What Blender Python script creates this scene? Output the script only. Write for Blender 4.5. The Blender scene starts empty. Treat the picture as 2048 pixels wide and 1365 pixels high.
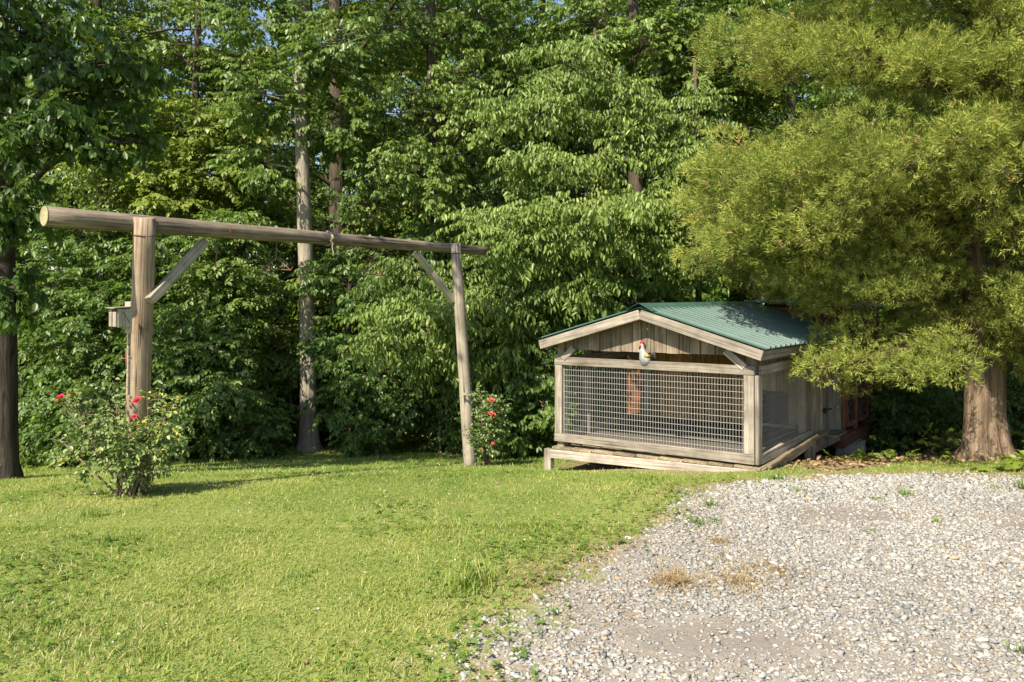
import bpy, bmesh, math, random
import numpy as np
from mathutils import Vector, Matrix

# ------------------------------------------------------------------ camera, sky, sun, exposure
SC = bpy.context.scene
COL = SC.collection
F = 1537.0          # focal length in photo pixels (2048 wide)
HZ = 590.0          # horizon row
CH = 1.22           # camera height
cam = bpy.data.cameras.new('camera')
cam.sensor_width = 36.0
cam.lens = F / 2048 * 36.0
cam.shift_y = -(682.5 - HZ) / 2048
cam.clip_start = 0.05
cam.clip_end = 3000
camo = bpy.data.objects.new('camera', cam)
COL.objects.link(camo)
camo.location = (0, 0, CH)
camo.rotation_euler = (math.radians(90), 0, 0)
SC.camera = camo

SUN_EL = math.radians(47)
SUN_H = Vector((-0.566, -0.824))
SUN = Vector((SUN_H.x * math.cos(SUN_EL), SUN_H.y * math.cos(SUN_EL), math.sin(SUN_EL)))
W_ = bpy.data.worlds.new('World')
SC.world = W_
W_.use_nodes = True
nt = W_.node_tree
sky = nt.nodes.new('ShaderNodeTexSky')
sky.sky_type = 'NISHITA'
sky.sun_disc = False
sky.sun_elevation = SUN_EL
sky.sun_rotation = math.atan2(SUN.x, SUN.y)
bg = nt.nodes['Background']
bg.inputs['Strength'].default_value = 0.095
nt.links.new(sky.outputs['Color'], bg.inputs['Color'])
sl = bpy.data.lights.new('sun', 'SUN')
sl.energy = 4.8
sl.angle = math.radians(0.53)
sl.color = (1.0, 0.90, 0.72)
slo = bpy.data.objects.new('sun', sl)
COL.objects.link(slo)
slo.location = (-6, -8, 12)
slo.rotation_euler = (-SUN).to_track_quat('-Z', 'Y').to_euler()
SC.view_settings.view_transform = 'Standard'
SC.view_settings.look = 'None'
SC.view_settings.gamma = 1.0
SC.view_settings.use_curve_mapping = False
SC.view_settings.exposure = 1.14
SC.cycles.max_bounces = 7
SC.cycles.diffuse_bounces = 4
SC.cycles.glossy_bounces = 2
SC.cycles.transmission_bounces = 4
SC.cycles.transparent_max_bounces = 4
SC.cycles.sample_clamp_indirect = 6.0

rng = np.random.default_rng(7)
random.seed(7)

# ------------------------------------------------------------------ helpers
def vnoise(x, y, seed=0):
    x = np.asarray(x, float); y = np.asarray(y, float)
    xi = np.floor(x).astype(np.int64); yi = np.floor(y).astype(np.int64)
    fx = x - xi; fy = y - yi
    fx = fx * fx * (3 - 2 * fx); fy = fy * fy * (3 - 2 * fy)
    def h(a, b):
        n = (a * 374761393 + b * 668265263 + seed * 982451653) & 0x7fffffff
        n = ((n ^ (n >> 13)) * 1274126177) & 0x7fffffff
        return ((n ^ (n >> 16)) & 0xffff) / 65535.0
    a = h(xi, yi); b = h(xi + 1, yi); c = h(xi, yi + 1); d = h(xi + 1, yi + 1)
    return (a * (1 - fx) + b * fx) * (1 - fy) + (c * (1 - fx) + d * fx) * fy

def fnoise(x, y, seed=0, o=3):
    s = 0.0; w = 1.0; t = 0.0
    for k in range(o):
        s = s + w * vnoise(np.asarray(x) * 2 ** k, np.asarray(y) * 2 ** k, seed + k)
        t += w; w *= 0.5
    return s / t

def ground(x, y):
    x = np.asarray(x, float); y = np.asarray(y, float)
    sp = 0.8 * np.logaddexp(0, (y - 5.2) / 0.8)
    mid = 0.5 * np.logaddexp(0, (y - 8.3) / 0.5)
    far = 3.0 * np.logaddexp(0, (y - 24.0) / 3.0)
    z = -0.19 * sp + 0.07 * mid + 0.12 * far
    z = z + 0.02 * np.clip(x, -6, 6) * np.clip((y - 3) / 3, 0, 1)
    z = z - 0.07 * np.exp(-((x - 0.45) ** 2 + (y - 7.2) ** 2) / 0.35)
    z = z + 0.035 * (vnoise(x * 0.8, y * 0.8, 3) - 0.5) + 0.012 * (vnoise(x * 3.1, y * 3.1, 4) - 0.5)
    return z

def P(px, py, Y):
    return Vector(((px - 1024) / F * Y, Y, CH - (py - HZ) / F * Y))

def G(px, py):
    Y = 1.5
    while Y < 30:
        if CH - (py - HZ) / F * Y < float(ground((px - 1024) / F * Y, Y)):
            break
        Y += 0.02
    x = (px - 1024) / F * Y
    return Vector((x, Y, float(ground(x, Y))))

def poly_in(x, y, poly):
    inside = np.zeros(np.shape(x), bool)
    n = len(poly)
    for i in range(n):
        x1, y1 = poly[i]; x2, y2 = poly[(i + 1) % n]
        if y1 == y2:
            continue
        c = ((y1 > y) != (y2 > y)) & (x < (x2 - x1) * (y - y1) / (y2 - y1) + x1)
        inside ^= c
    return inside

def packed_mask(x, y):
    d = 1.15 - np.hypot((x - 2.95) / 0.50, (y - 3.75) / 0.85)
    d = np.maximum(d, 0.75 - np.hypot((x - 0.75) / 0.55, (y - 2.75) / 0.35))
    d = np.maximum(d, 0.8 - np.hypot((x - 1.9) / 0.7, (y - 4.35) / 0.3))
    return np.clip((d + 0.7 * (fnoise(x * 2.5, y * 2.5, 67, 3) - 0.5)) * 2, 0, 1)

def poly_dist(x, y, pts):
    d = np.full(np.shape(x), 1e9)
    for (x1, y1), (x2, y2) in zip(pts[:-1], pts[1:]):
        dx, dy = x2 - x1, y2 - y1
        t = np.clip(((x - x1) * dx + (y - y1) * dy) / (dx * dx + dy * dy + 1e-12), 0, 1)
        d = np.minimum(d, np.hypot(x - x1 - t * dx, y - y1 - t * dy))
    return d

# ---- mesh building from numpy
def np_mesh(name, V, T, attr=None, smooth=False):
    V = np.ascontiguousarray(V, np.float32); T = np.ascontiguousarray(T, np.int32)
    k = T.shape[1]
    me = bpy.data.meshes.new(name)
    me.vertices.add(len(V)); me.vertices.foreach_set('co', V.ravel())
    me.loops.add(T.size); me.loops.foreach_set('vertex_index', T.ravel())
    me.polygons.add(len(T))
    me.polygons.foreach_set('loop_start', np.arange(0, T.size, k, dtype=np.int32))
    me.polygons.foreach_set('loop_total', np.full(len(T), k, np.int32))
    if smooth:
        me.polygons.foreach_set('use_smooth', np.ones(len(T), bool))
    me.update(calc_edges=True)
    for nm, a in (attr or {}).items():
        dom = 'FACE' if len(a) == len(T) else 'POINT'
        at = me.attributes.new(nm, 'FLOAT', dom)
        at.data.foreach_set('value', np.ascontiguousarray(a, np.float32))
    return me

def link(name, me, mat=None, parent=None, loc=None):
    o = bpy.data.objects.new(name, me)
    COL.objects.link(o)
    if mat is not None and me is not None and len(me.materials) == 0:
        me.materials.append(mat)
    if parent is not None:
        o.parent = parent
    if loc is not None:
        o.location = loc
    return o

def tag(o, label=None, cat=None, group=None, kind=None):
    if label: o['label'] = label
    if cat: o['category'] = cat
    if group: o['group'] = group
    if kind: o['kind'] = kind
    return o

def thing(name, label, cat, loc, rotz=0.0, group=None):
    o = bpy.data.objects.new(name, None)
    COL.objects.link(o)
    o.location = loc; o.rotation_euler = (0, 0, rotz); o.empty_display_size = 0.1
    return tag(o, label, cat, group)

class MB:
    """collects tubes and loose faces into one mesh"""
    def __init__(self): self.V = []; self.Fs = []; self.n = 0
    def add(self, V, Fs):
        self.V.extend([tuple(v) for v in V]); self.Fs.extend([tuple(i + self.n for i in f) for f in Fs]); self.n += len(V)
    def tube(self, pts, rad, k=7, cap=True, rough=0.0):
        pts = [Vector(p) for p in pts]
        V = []; Fs = []
        up = Vector((0.13, 0.21, 1)).normalized()
        ref = None
        for i, p in enumerate(pts):
            d = (pts[min(i + 1, len(pts) - 1)] - pts[max(i - 1, 0)])
            if d.length < 1e-9: d = Vector((0, 0, 1))
            d.normalize()
            if ref is None:
                ref = d.cross(up)
                if ref.length < 0.05: ref = d.cross(Vector((1, 0, 0)))
            a = (ref - d * ref.dot(d)).normalized(); ref = a
            b = d.cross(a)
            for j in range(k):
                t = 2 * math.pi * j / k
                r = rad[i] * (1 + (random.uniform(-rough, rough) if rough else 0))
                V.append(p + (a * math.cos(t) + b * math.sin(t)) * r)
        for i in range(len(pts) - 1):
            for j in range(k):
                j2 = (j + 1) % k
                Fs.append((i * k + j, i * k + j2, (i + 1) * k + j2, (i + 1) * k + j))
        if cap:
            Fs.append(tuple(range(k))[::-1]); Fs.append(tuple((len(pts) - 1) * k + j for j in range(k)))
        self.add(V, Fs)
    def box(self, c, s, M=None):
        c = Vector(c); V = []
        for dx in (-1, 1):
            for dy in (-1, 1):
                for dz in (-1, 1):
                    v = Vector((dx * s[0] / 2, dy * s[1] / 2, dz * s[2] / 2))
                    V.append(c + (M @ v if M else v))
        self.add(V, [(0, 1, 3, 2), (4, 6, 7, 5), (0, 4, 5, 1), (2, 3, 7, 6), (0, 2, 6, 4), (1, 5, 7, 3)])
    def mesh(self, name, smooth=True):
        me = bpy.data.meshes.new(name)
        me.from_pydata(self.V, [], self.Fs); me.update()
        if smooth:
            me.polygons.foreach_set('use_smooth', [len(p.vertices) == 4 for p in me.polygons])
        return me

_board_cache = {}
def board_mesh(L, w, t, bev=0.003):
    key = (round(L, 4), round(w, 4), round(t, 4))
    if key in _board_cache: return _board_cache[key]
    bm = bmesh.new()
    bmesh.ops.create_cube(bm, size=1.0)
    for v in bm.verts:
        v.co = Vector((v.co.x * L, v.co.y * w, v.co.z * t))
    bmesh.ops.bevel(bm, geom=bm.edges[:], offset=min(bev, t * 0.3, w * 0.3), segments=1, affect='EDGES')
    me = bpy.data.meshes.new('board'); bm.to_mesh(me); bm.free()
    _board_cache[key] = me
    return me

def board(name, p0, p1, w, t, wdir, mat, parent=None):
    """plank from p0 to p1 (centre line); w across wdir, t across the third axis; local X is the grain"""
    p0 = Vector(p0); p1 = Vector(p1)
    x = (p1 - p0); L = x.length; x.normalize()
    y = Vector(wdir); y = (y - x * y.dot(x)).normalized(); z = x.cross(y)
    me = board_mesh(L, w, t)
    if me.materials and me.materials[0] != mat:
        me = me.copy(); me.materials.clear()
    o = link(name, me, mat, parent)
    M = Matrix((x, y, z)).transposed().to_4x4(); M.translation = (p0 + p1) / 2
    o.matrix_basis = M
    return o

# ------------------------------------------------------------------ materials
def new_mat(name):
    m = bpy.data.materials.new(name); m.use_nodes = True
    n = m.node_tree.nodes; l = m.node_tree.links
    return m, n, l, n['Principled BSDF'], n['Material Output']

def ramp(n, stops):
    r = n.new('ShaderNodeValToRGB')
    e = r.color_ramp.elements
    e[0].position, e[0].color = stops[0][0], (*stops[0][1], 1)
    e[1].position, e[1].color = stops[-1][0], (*stops[-1][1], 1)
    for p, c in stops[1:-1]:
        k = e.new(p); k.color = (*c, 1)
    return r

def noise(n, l, vec, scale, detail=4, rough=0.55, dist=0.0):
    t = n.new('ShaderNodeTexNoise')
    t.inputs['Scale'].default_value = scale; t.inputs['Detail'].default_value = detail
    t.inputs['Roughness'].default_value = rough; t.inputs['Distortion'].default_value = dist
    if vec is not None: l.new(vec, t.inputs['Vector'])
    return t

def math_node(n, l, op, a, b):
    m = n.new('ShaderNodeMath'); m.operation = op
    for i, v in enumerate((a, b)):
        if isinstance(v, (int, float)): m.inputs[i].default_value = v
        else: l.new(v, m.inputs[i])
    return m.outputs[0]

def mix_rgb(n, l, fac, a, b, mode='MIX'):
    m = n.new('ShaderNodeMix'); m.data_type = 'RGBA'; m.blend_type = mode
    for i, v in ((0, fac), (6, a), (7, b)):
        if isinstance(v, (int, float)): m.inputs[i].default_value = v
        elif isinstance(v, tuple): m.inputs[i].default_value = (*v, 1)
        else: l.new(v, m.inputs[i])
    return m.outputs[2]

def wood_mat(name, dark, mid, light, axis=0, crack=0.5, grain=1.0, rough=0.85, bump=0.35, lichen=None):
    m, n, l, b, out = new_mat(name)
    tc = n.new('ShaderNodeTexCoord'); oi = n.new('ShaderNodeObjectInfo')
    off = n.new('ShaderNodeVectorMath'); off.operation = 'SCALE'
    cmb = n.new('ShaderNodeCombineXYZ')
    for i in range(3): l.new(oi.outputs['Random'], cmb.inputs[i])
    l.new(cmb.outputs[0], off.inputs[0]); off.inputs['Scale'].default_value = 37.0
    add = n.new('ShaderNodeVectorMath'); add.operation = 'ADD'
    l.new(tc.outputs['Object'], add.inputs[0]); l.new(off.outputs[0], add.inputs[1])
    mp = n.new('ShaderNodeMapping')
    s = [62.0 * grain] * 3; s[axis] = 2.2 * grain
    mp.inputs['Scale'].default_value = s
    l.new(add.outputs[0], mp.inputs['Vector'])
    g = noise(n, l, mp.outputs[0], 1.0, 6, 0.65, 0.6)
    mp2 = n.new('ShaderNodeMapping')
    s2 = [60.0] * 3; s2[axis] = 0.9
    mp2.inputs['Scale'].default_value = s2
    l.new(add.outputs[0], mp2.inputs['Vector'])
    g2 = noise(n, l, mp2.outputs[0], 1.0, 2, 0.5, 0.3)
    big = noise(n, l, add.outputs[0], 5.0, 3, 0.6)
    r = ramp(n, [(0.28, dark), (0.5, mid), (0.72, light)])
    l.new(g.outputs['Fac'], r.inputs['Fac'])
    rb = ramp(n, [(0.3, (0.62, 0.60, 0.58)), (0.7, (1.12, 1.1, 1.06))])
    l.new(big.outputs['Fac'], rb.inputs['Fac'])
    c = mix_rgb(n, l, 1.0, r.outputs['Color'], rb.outputs['Color'], 'MULTIPLY')
    rr = ramp(n, [(0.0, (0.60, 0.57, 0.54)), (0.5, (0.92, 0.90, 0.87)), (1.0, (1.22, 1.20, 1.17))])
    l.new(oi.outputs['Random'], rr.inputs['Fac'])
    c = mix_rgb(n, l, 1.0, c, rr.outputs['Color'], 'MULTIPLY')
    rc = ramp(n, [(0.33, (0, 0, 0)), (0.39, (1, 1, 1))])
    l.new(g2.outputs['Fac'], rc.inputs['Fac'])
    dk = mix_rgb(n, l, crack, (1, 1, 1), rc.outputs['Color'])
    c = mix_rgb(n, l, 1.0, c, dk, 'MULTIPLY')
    if lichen:
        ln = noise(n, l, add.outputs[0], 9.0, 4, 0.7)
        lr = ramp(n, [(0.55, (0, 0, 0)), (0.68, (1, 1, 1))]); l.new(ln.outputs['Fac'], lr.inputs['Fac'])
        c = mix_rgb(n, l, math_node(n, l, 'MULTIPLY', lr.outputs['Color'], 0.55), c, lichen)
    l.new(c, b.inputs['Base Color'])
    b.inputs['Roughness'].default_value = rough
    b.inputs['Specular IOR Level'].default_value = 0.25
    bp = n.new('ShaderNodeBump'); bp.inputs['Strength'].default_value = bump; bp.inputs['Distance'].default_value = 0.01
    h = math_node(n, l, 'ADD', g.outputs['Fac'], math_node(n, l, 'MULTIPLY', rc.outputs['Color'], 0.4))
    l.new(h, bp.inputs['Height']); l.new(bp.outputs[0], b.inputs['Normal'])
    return m

def leaf_mat(name, stops, trans=(0.25, 0.42, 0.04), tf=0.33, rough=0.42, spec=0.4):
    m, n, l, b, out = new_mat(name)
    at = n.new('ShaderNodeAttribute'); at.attribute_name = 'var'
    r = ramp(n, stops); l.new(at.outputs['Fac'], r.inputs['Fac'])
    l.new(r.outputs['Color'], b.inputs['Base Color'])
    b.inputs['Roughness'].default_value = rough
    b.inputs['Specular IOR Level'].default_value = spec
    if tf > 0:
        t = n.new('ShaderNodeBsdfTranslucent')
        tcol = mix_rgb(n, l, 0.55, r.outputs['Color'], trans)
        l.new(tcol, t.inputs['Color'])
        mx = n.new('ShaderNodeMixShader'); mx.inputs[0].default_value = tf
        l.new(b.outputs[0], mx.inputs[1]); l.new(t.outputs[0], mx.inputs[2])
        l.new(mx.outputs[0], out.inputs['Surface'])
    return m

def bark_mat(name, dark, light, zs=3.0, bump=0.8):
    m, n, l, b, out = new_mat(name)
    tc = n.new('ShaderNodeTexCoord')
    mp = n.new('ShaderNodeMapping'); mp.inputs['Scale'].default_value = (26, 26, zs)
    l.new(tc.outputs['Object'], mp.inputs['Vector'])
    g = noise(n, l, mp.outputs[0], 1.0, 6, 0.65, 0.8)
    big = noise(n, l, tc.outputs['Object'], 3.0, 4, 0.6)
    r = ramp(n, [(0.3, dark), (0.68, light)]); l.new(g.outputs['Fac'], r.inputs['Fac'])
    rb = ramp(n, [(0.3, (0.6, 0.6, 0.58)), (0.7, (1.15, 1.12, 1.08))]); l.new(big.outputs['Fac'], rb.inputs['Fac'])
    l.new(mix_rgb(n, l, 1.0, r.outputs['Color'], rb.outputs['Color'], 'MULTIPLY'), b.inputs['Base Color'])
    b.inputs['Roughness'].default_value = 0.9; b.inputs['Specular IOR Level'].default_value = 0.15
    bp = n.new('ShaderNodeBump'); bp.inputs['Strength'].default_value = bump; bp.inputs['Distance'].default_value = 0.04
    l.new(g.outputs['Fac'], bp.inputs['Height']); l.new(bp.outputs[0], b.inputs['Normal'])
    return m

def plain_mat(name, col, rough=0.6, metal=0.0, var=0.25, scale=25.0):
    m, n, l, b, out = new_mat(name)
    tc = n.new('ShaderNodeTexCoord')
    g = noise(n, l, tc.outputs['Object'], scale, 4, 0.6)
    r = ramp(n, [(0.3, tuple(c * (1 - var) for c in col)), (0.7, tuple(min(1, c * (1 + var)) for c in col))])
    l.new(g.outputs['Fac'], r.inputs['Fac']); l.new(r.outputs['Color'], b.inputs['Base Color'])
    b.inputs['Roughness'].default_value = rough; b.inputs['Metallic'].default_value = metal
    return m

M = {}
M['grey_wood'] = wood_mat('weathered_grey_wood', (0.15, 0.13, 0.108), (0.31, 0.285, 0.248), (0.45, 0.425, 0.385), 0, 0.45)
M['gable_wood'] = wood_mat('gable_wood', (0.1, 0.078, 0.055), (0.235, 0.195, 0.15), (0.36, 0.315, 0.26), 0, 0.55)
M['deck_wood'] = wood_mat('deck_wood', (0.15, 0.12, 0.075), (0.3, 0.25, 0.17), (0.42, 0.36, 0.27), 0, 0.5)
M['brown_wood'] = wood_mat('brown_wood', (0.2, 0.115, 0.045), (0.42, 0.26, 0.11), (0.55, 0.37, 0.18), 0, 0.5)
M['red_wood'] = wood_mat('red_stained_wood', (0.1, 0.045, 0.026), (0.19, 0.085, 0.05), (0.27, 0.13, 0.08), 0, 0.3)
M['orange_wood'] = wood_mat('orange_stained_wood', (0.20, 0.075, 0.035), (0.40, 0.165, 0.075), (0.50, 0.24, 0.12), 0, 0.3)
M['pole_brown'] = wood_mat('brown_pole_wood', (0.17, 0.125, 0.092), (0.34, 0.265, 0.2), (0.46, 0.385, 0.31), 2, 0.85, lichen=None)
M['pole_grey'] = wood_mat('grey_pole_wood', (0.21, 0.185, 0.15), (0.36, 0.325, 0.275), (0.47, 0.435, 0.38), 2, 0.85)
M['beam_wood'] = wood_mat('beam_wood', (0.13, 0.108, 0.085), (0.3, 0.26, 0.21), (0.45, 0.4, 0.34), 2, 0.85)
M['brace_wood'] = wood_mat('brace_wood', (0.165, 0.154, 0.11), (0.363, 0.352, 0.275), (0.506, 0.495, 0.418), 0, 0.4, lichen=(0.25, 0.28, 0.14))
M['cut_wood'] = wood_mat('cut_end_wood', (0.15, 0.135, 0.08), (0.26, 0.245, 0.15), (0.34, 0.32, 0.22), 2, 0.3, lichen=(0.14, 0.17, 0.06))
M['bark_pale'] = bark_mat('pale_bark', (0.20, 0.175, 0.14), (0.46, 0.42, 0.35), 2.2)
M['bark_dark'] = bark_mat('dark_bark', (0.045, 0.036, 0.028), (0.14, 0.115, 0.09), 3.0)
M['bark_cedar'] = bark_mat('cedar_bark', (0.10, 0.068, 0.046), (0.34, 0.255, 0.185), 1.0, 1.0)
M['bark_shaded'] = bark_mat('shaded_dark_bark', (0.022, 0.018, 0.015), (0.085, 0.07, 0.056), 3.0)  # dark bark darkened further to paint shade on the left-edge trunk
M['twig'] = bark_mat('twig_bark', (0.10, 0.075, 0.05), (0.30, 0.245, 0.18), 4.0, 0.3)
M['dead_twig'] = bark_mat('dead_twig_bark', (0.17, 0.12, 0.075), (0.40, 0.31, 0.21), 4.0, 0.3)
M['wire'] = plain_mat('galvanised_wire', (0.50, 0.49, 0.46), 0.45, 0.35, 0.1)
M['dark_wire'] = plain_mat('dull_wire', (0.16, 0.155, 0.15), 0.5, 0.3, 0.1)
M['rust'] = plain_mat('rusty_steel', (0.19, 0.088, 0.052), 0.85, 0.2, 0.45, 60)
M['steel'] = plain_mat('zinc_steel', (0.5, 0.5, 0.5), 0.4, 0.8, 0.15)
M['rope'] = plain_mat('old_rope', (0.27, 0.245, 0.15), 0.95, 0, 0.35, 120)
M['black'] = plain_mat('black_iron', (0.02, 0.02, 0.022), 0.5, 0.2, 0.2)
M['concrete'] = plain_mat('concrete_block', (0.36, 0.35, 0.33), 0.95, 0, 0.25, 40)
M['dark_screen'] = plain_mat('dark_screen', (0.02, 0.022, 0.024), 0.7, 0, 0.15)

def roof_mat():
    m, n, l, b, out = new_mat('green_metal_roof')
    tc = n.new('ShaderNodeTexCoord')
    g = noise(n, l, tc.outputs['Object'], 4.0, 5, 0.6)
    r = ramp(n, [(0.3, (0.028, 0.072, 0.060)), (0.7, (0.050, 0.108, 0.090))]); l.new(g.outputs['Fac'], r.inputs['Fac'])
    d = noise(n, l, tc.outputs['Object'], 60.0, 3, 0.7)
    dr = ramp(n, [(0.55, (0, 0, 0)), (0.75, (1, 1, 1))]); l.new(d.outputs['Fac'], dr.inputs['Fac'])
    l.new(mix_rgb(n, l, math_node(n, l, 'MULTIPLY', dr.outputs['Color'], 0.25), r.outputs['Color'], (0.2, 0.19, 0.14)), b.inputs['Base Color'])
    b.inputs['Roughness'].default_value = 0.42
    b.inputs['Specular IOR Level'].default_value = 0.4
    return m
M['roof'] = roof_mat()

LEAF_A = [(0.0, (0.031, 0.067, 0.016)), (0.35, (0.069, 0.125, 0.025)), (0.7, (0.129, 0.202, 0.036)), (1.0, (0.235, 0.291, 0.05))]
LEAF_B = [(0.0, (0.056, 0.101, 0.022)), (0.4, (0.118, 0.181, 0.038)), (0.75, (0.185, 0.258, 0.058)), (1.0, (0.291, 0.347, 0.084))]
LEAF_Y = [(0.0, (0.067, 0.106, 0.016)), (0.4, (0.14, 0.19, 0.028)), (0.75, (0.224, 0.269, 0.04)), (1.0, (0.325, 0.336, 0.056))]
M['leaf_dark'] = leaf_mat('dark_green_leaf', LEAF_A)
M['leaf_mid'] = leaf_mat('mid_green_leaf', LEAF_B)
M['leaf_yellow'] = leaf_mat('yellow_green_leaf', LEAF_Y, tf=0.38)
M['cedar'] = leaf_mat('cedar_foliage', [(0.0, (0.09, 0.13, 0.030)), (0.4, (0.255, 0.295, 0.064)), (0.75, (0.41, 0.435, 0.105)), (0.92, (0.47, 0.46, 0.14)), (1.0, (0.42, 0.27, 0.12))], trans=(0.38, 0.50, 0.08), tf=0.34, rough=0.7, spec=0.15)
M['rose_leaf'] = leaf_mat('rose_leaf', [(0.0, (0.05, 0.09, 0.03)), (0.5, (0.13, 0.19, 0.06)), (0.85, (0.22, 0.28, 0.09)), (1.0, (0.42, 0.40, 0.08))], tf=0.25)
M['grass'] = leaf_mat('grass_blades', [(0.0, (0.052, 0.108, 0.020)), (0.35, (0.122, 0.205, 0.034)), (0.68, (0.212, 0.283, 0.054)), (0.86, (0.37, 0.37, 0.115)), (1.0, (0.50, 0.42, 0.24))], trans=(0.30, 0.40, 0.04), tf=0.3, rough=0.6, spec=0.2)
M['dry_grass'] = leaf_mat('dry_grass', [(0.0, (0.13, 0.095, 0.045)), (0.5, (0.29, 0.205, 0.10)), (1.0, (0.42, 0.34, 0.20))], trans=(0.35, 0.27, 0.13), tf=0.2, rough=0.8, spec=0.1)
M['petal_red'] = leaf_mat('red_rose_petal', [(0.0, (0.45, 0.006, 0.03)), (1.0, (0.75, 0.03, 0.08))], trans=(0.8, 0.05, 0.08), tf=0.25)
M['petal_pink'] = leaf_mat('coral_rose_petal', [(0.0, (0.62, 0.05, 0.06)), (1.0, (0.80, 0.20, 0.18))], trans=(0.8, 0.2, 0.2), tf=0.25)
M['clover_white'] = leaf_mat('clover_flower', [(0.0, (0.6, 0.58, 0.5)), (1.0, (0.8, 0.8, 0.75))], tf=0.1)
M['litter'] = leaf_mat('leaf_litter', [(0.0, (0.10, 0.06, 0.03)), (0.5, (0.25, 0.16, 0.08)), (1.0, (0.42, 0.30, 0.18))], trans=(0.3, 0.2, 0.1), tf=0.1, rough=0.9)

def stone_mat():
    m, n, l, b, out = new_mat('gravel_stone')
    at = n.new('ShaderNodeAttribute'); at.attribute_name = 'var'
    r = ramp(n, [(0.0, (0.14, 0.15, 0.16)), (0.25, (0.24, 0.239, 0.234)), (0.5, (0.33, 0.323, 0.308)), (0.72, (0.42, 0.407, 0.38)), (0.88, (0.53, 0.525, 0.51)), (0.94, (0.38, 0.31, 0.24)), (1.0, (0.33, 0.25, 0.17))])
    l.new(at.outputs['Fac'], r.inputs['Fac'])
    tc = n.new('ShaderNodeTexCoord'); g = noise(n, l, tc.outputs['Object'], 140.0, 4, 0.6)
    rr = ramp(n, [(0.3, (0.72, 0.71, 0.69)), (0.7, (1.08, 1.07, 1.05))]); l.new(g.outputs['Fac'], rr.inputs['Fac'])
    l.new(mix_rgb(n, l, 1.0, r.outputs['Color'], rr.outputs['Color'], 'MULTIPLY'), b.inputs['Base Color'])
    b.inputs['Roughness'].default_value = 0.85; b.inputs['Specular IOR Level'].default_value = 0.25
    return m
M['stone'] = stone_mat()

def ground_mat():
    m, n, l, b, out = new_mat('lawn_and_soil')
    tc = n.new('ShaderNodeTexCoord'); co = tc.outputs['Object']
    def attr(nm):
        a = n.new('ShaderNodeAttribute'); a.attribute_name = nm; return a.outputs['Fac']
    big = noise(n, l, co, 1.1, 4, 0.6); fine = noise(n, l, co, 28.0, 5, 0.7); mid = noise(n, l, co, 6.0, 4, 0.6)
    gr = ramp(n, [(0.25, (0.085, 0.12, 0.028)), (0.5, (0.165, 0.20, 0.05)), (0.75, (0.28, 0.255, 0.11))])
    l.new(fine.outputs['Fac'], gr.inputs['Fac'])
    # gravel bed: dusty grit with pebble cells
    vo = n.new('ShaderNodeTexVoronoi'); vo.inputs['Scale'].default_value = 70.0; l.new(co, vo.inputs['Vector'])
    vr = ramp(n, [(0.0, (0.13, 0.13, 0.128)), (0.4, (0.21, 0.21, 0.205)), (0.75, (0.31, 0.305, 0.295)), (1.0, (0.24, 0.20, 0.15))])
    sep = n.new('ShaderNodeSeparateColor'); l.new(vo.outputs['Color'], sep.inputs[0]); l.new(sep.outputs[0], vr.inputs['Fac'])
    dust = ramp(n, [(0.35, (0.19, 0.155, 0.115)), (0.65, (0.29, 0.26, 0.22))]); l.new(mid.outputs['Fac'], dust.inputs['Fac'])
    gv = mix_rgb(n, l, 0.62, vr.outputs['Color'], dust.outputs['Color'])
    # forest floor litter and bare dirt
    lt = ramp(n, [(0.3, (0.055, 0.035, 0.02)), (0.55, (0.15, 0.10, 0.06)), (0.75, (0.27, 0.19, 0.11))]); l.new(fine.outputs['Fac'], lt.inputs['Fac'])
    dirt = ramp(n, [(0.3, (0.15, 0.10, 0.06)), (0.7, (0.33, 0.25, 0.16))]); l.new(fine.outputs['Fac'], dirt.inputs['Fac'])
    c = mix_rgb(n, l, attr('floor'), gr.outputs['Color'], lt.outputs['Color'])
    c = mix_rgb(n, l, attr('dirt'), c, dirt.outputs['Color'])
    gv = mix_rgb(n, l, math_node(n, l, 'MULTIPLY', attr('packed'), 0.8), gv, (0.185, 0.165, 0.145))
    c = mix_rgb(n, l, attr('gravel'), c, gv)
    l.new(c, b.inputs['Base Color'])
    b.inputs['Roughness'].default_value = 0.95; b.inputs['Specular IOR Level'].default_value = 0.1
    bp = n.new('ShaderNodeBump'); bp.inputs['Strength'].default_value = 0.35; bp.inputs['Distance'].default_value = 0.008
    l.new(math_node(n, l, 'ADD', fine.outputs['Fac'], math_node(n, l, 'MULTIPLY', vo.outputs['Distance'], -0.8)), bp.inputs['Height'])
    l.new(bp.outputs[0], b.inputs['Normal'])
    return m
M['ground'] = ground_mat()

# ------------------------------------------------------------------ ground layout
GRAVEL_PX = [(905, 1420), (930, 1365), (962, 1290), (1050, 1222), (1100, 1185), (1190, 1112), (1285, 1060), (1350, 1012), (1430, 978), (1560, 960), (1700, 953), (1850, 951), (2048, 953)]
gp = [(G(*p).x, G(*p).y) for p in GRAVEL_PX]
GEDGE = [(gp[0][0] - 0.35, 1.0), (gp[0][0] - 0.15, 1.6)] + gp + [(gp[-1][0] + 3.5, gp[-1][1] + 0.1)]
GPOLY = GEDGE + [(12.0, gp[-1][1] + 0.1), (12.0, -8.0), (gp[0][0] - 1.5, -8.0)]
EDGE_PX = [(-400, 935), (0, 928), (150, 932), (300, 930), (450, 906), (600, 897), (760, 893), (900, 893), (1120, 900), (1700, 922), (1850, 926), (2048, 926), (2400, 926)]
ep = [G(*p) for p in EDGE_PX]
EX = np.array([p.x for p in ep]); EY = np.array([p.y for p in ep])
def edge_y(x): return np.interp(x, EX, EY)

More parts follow.
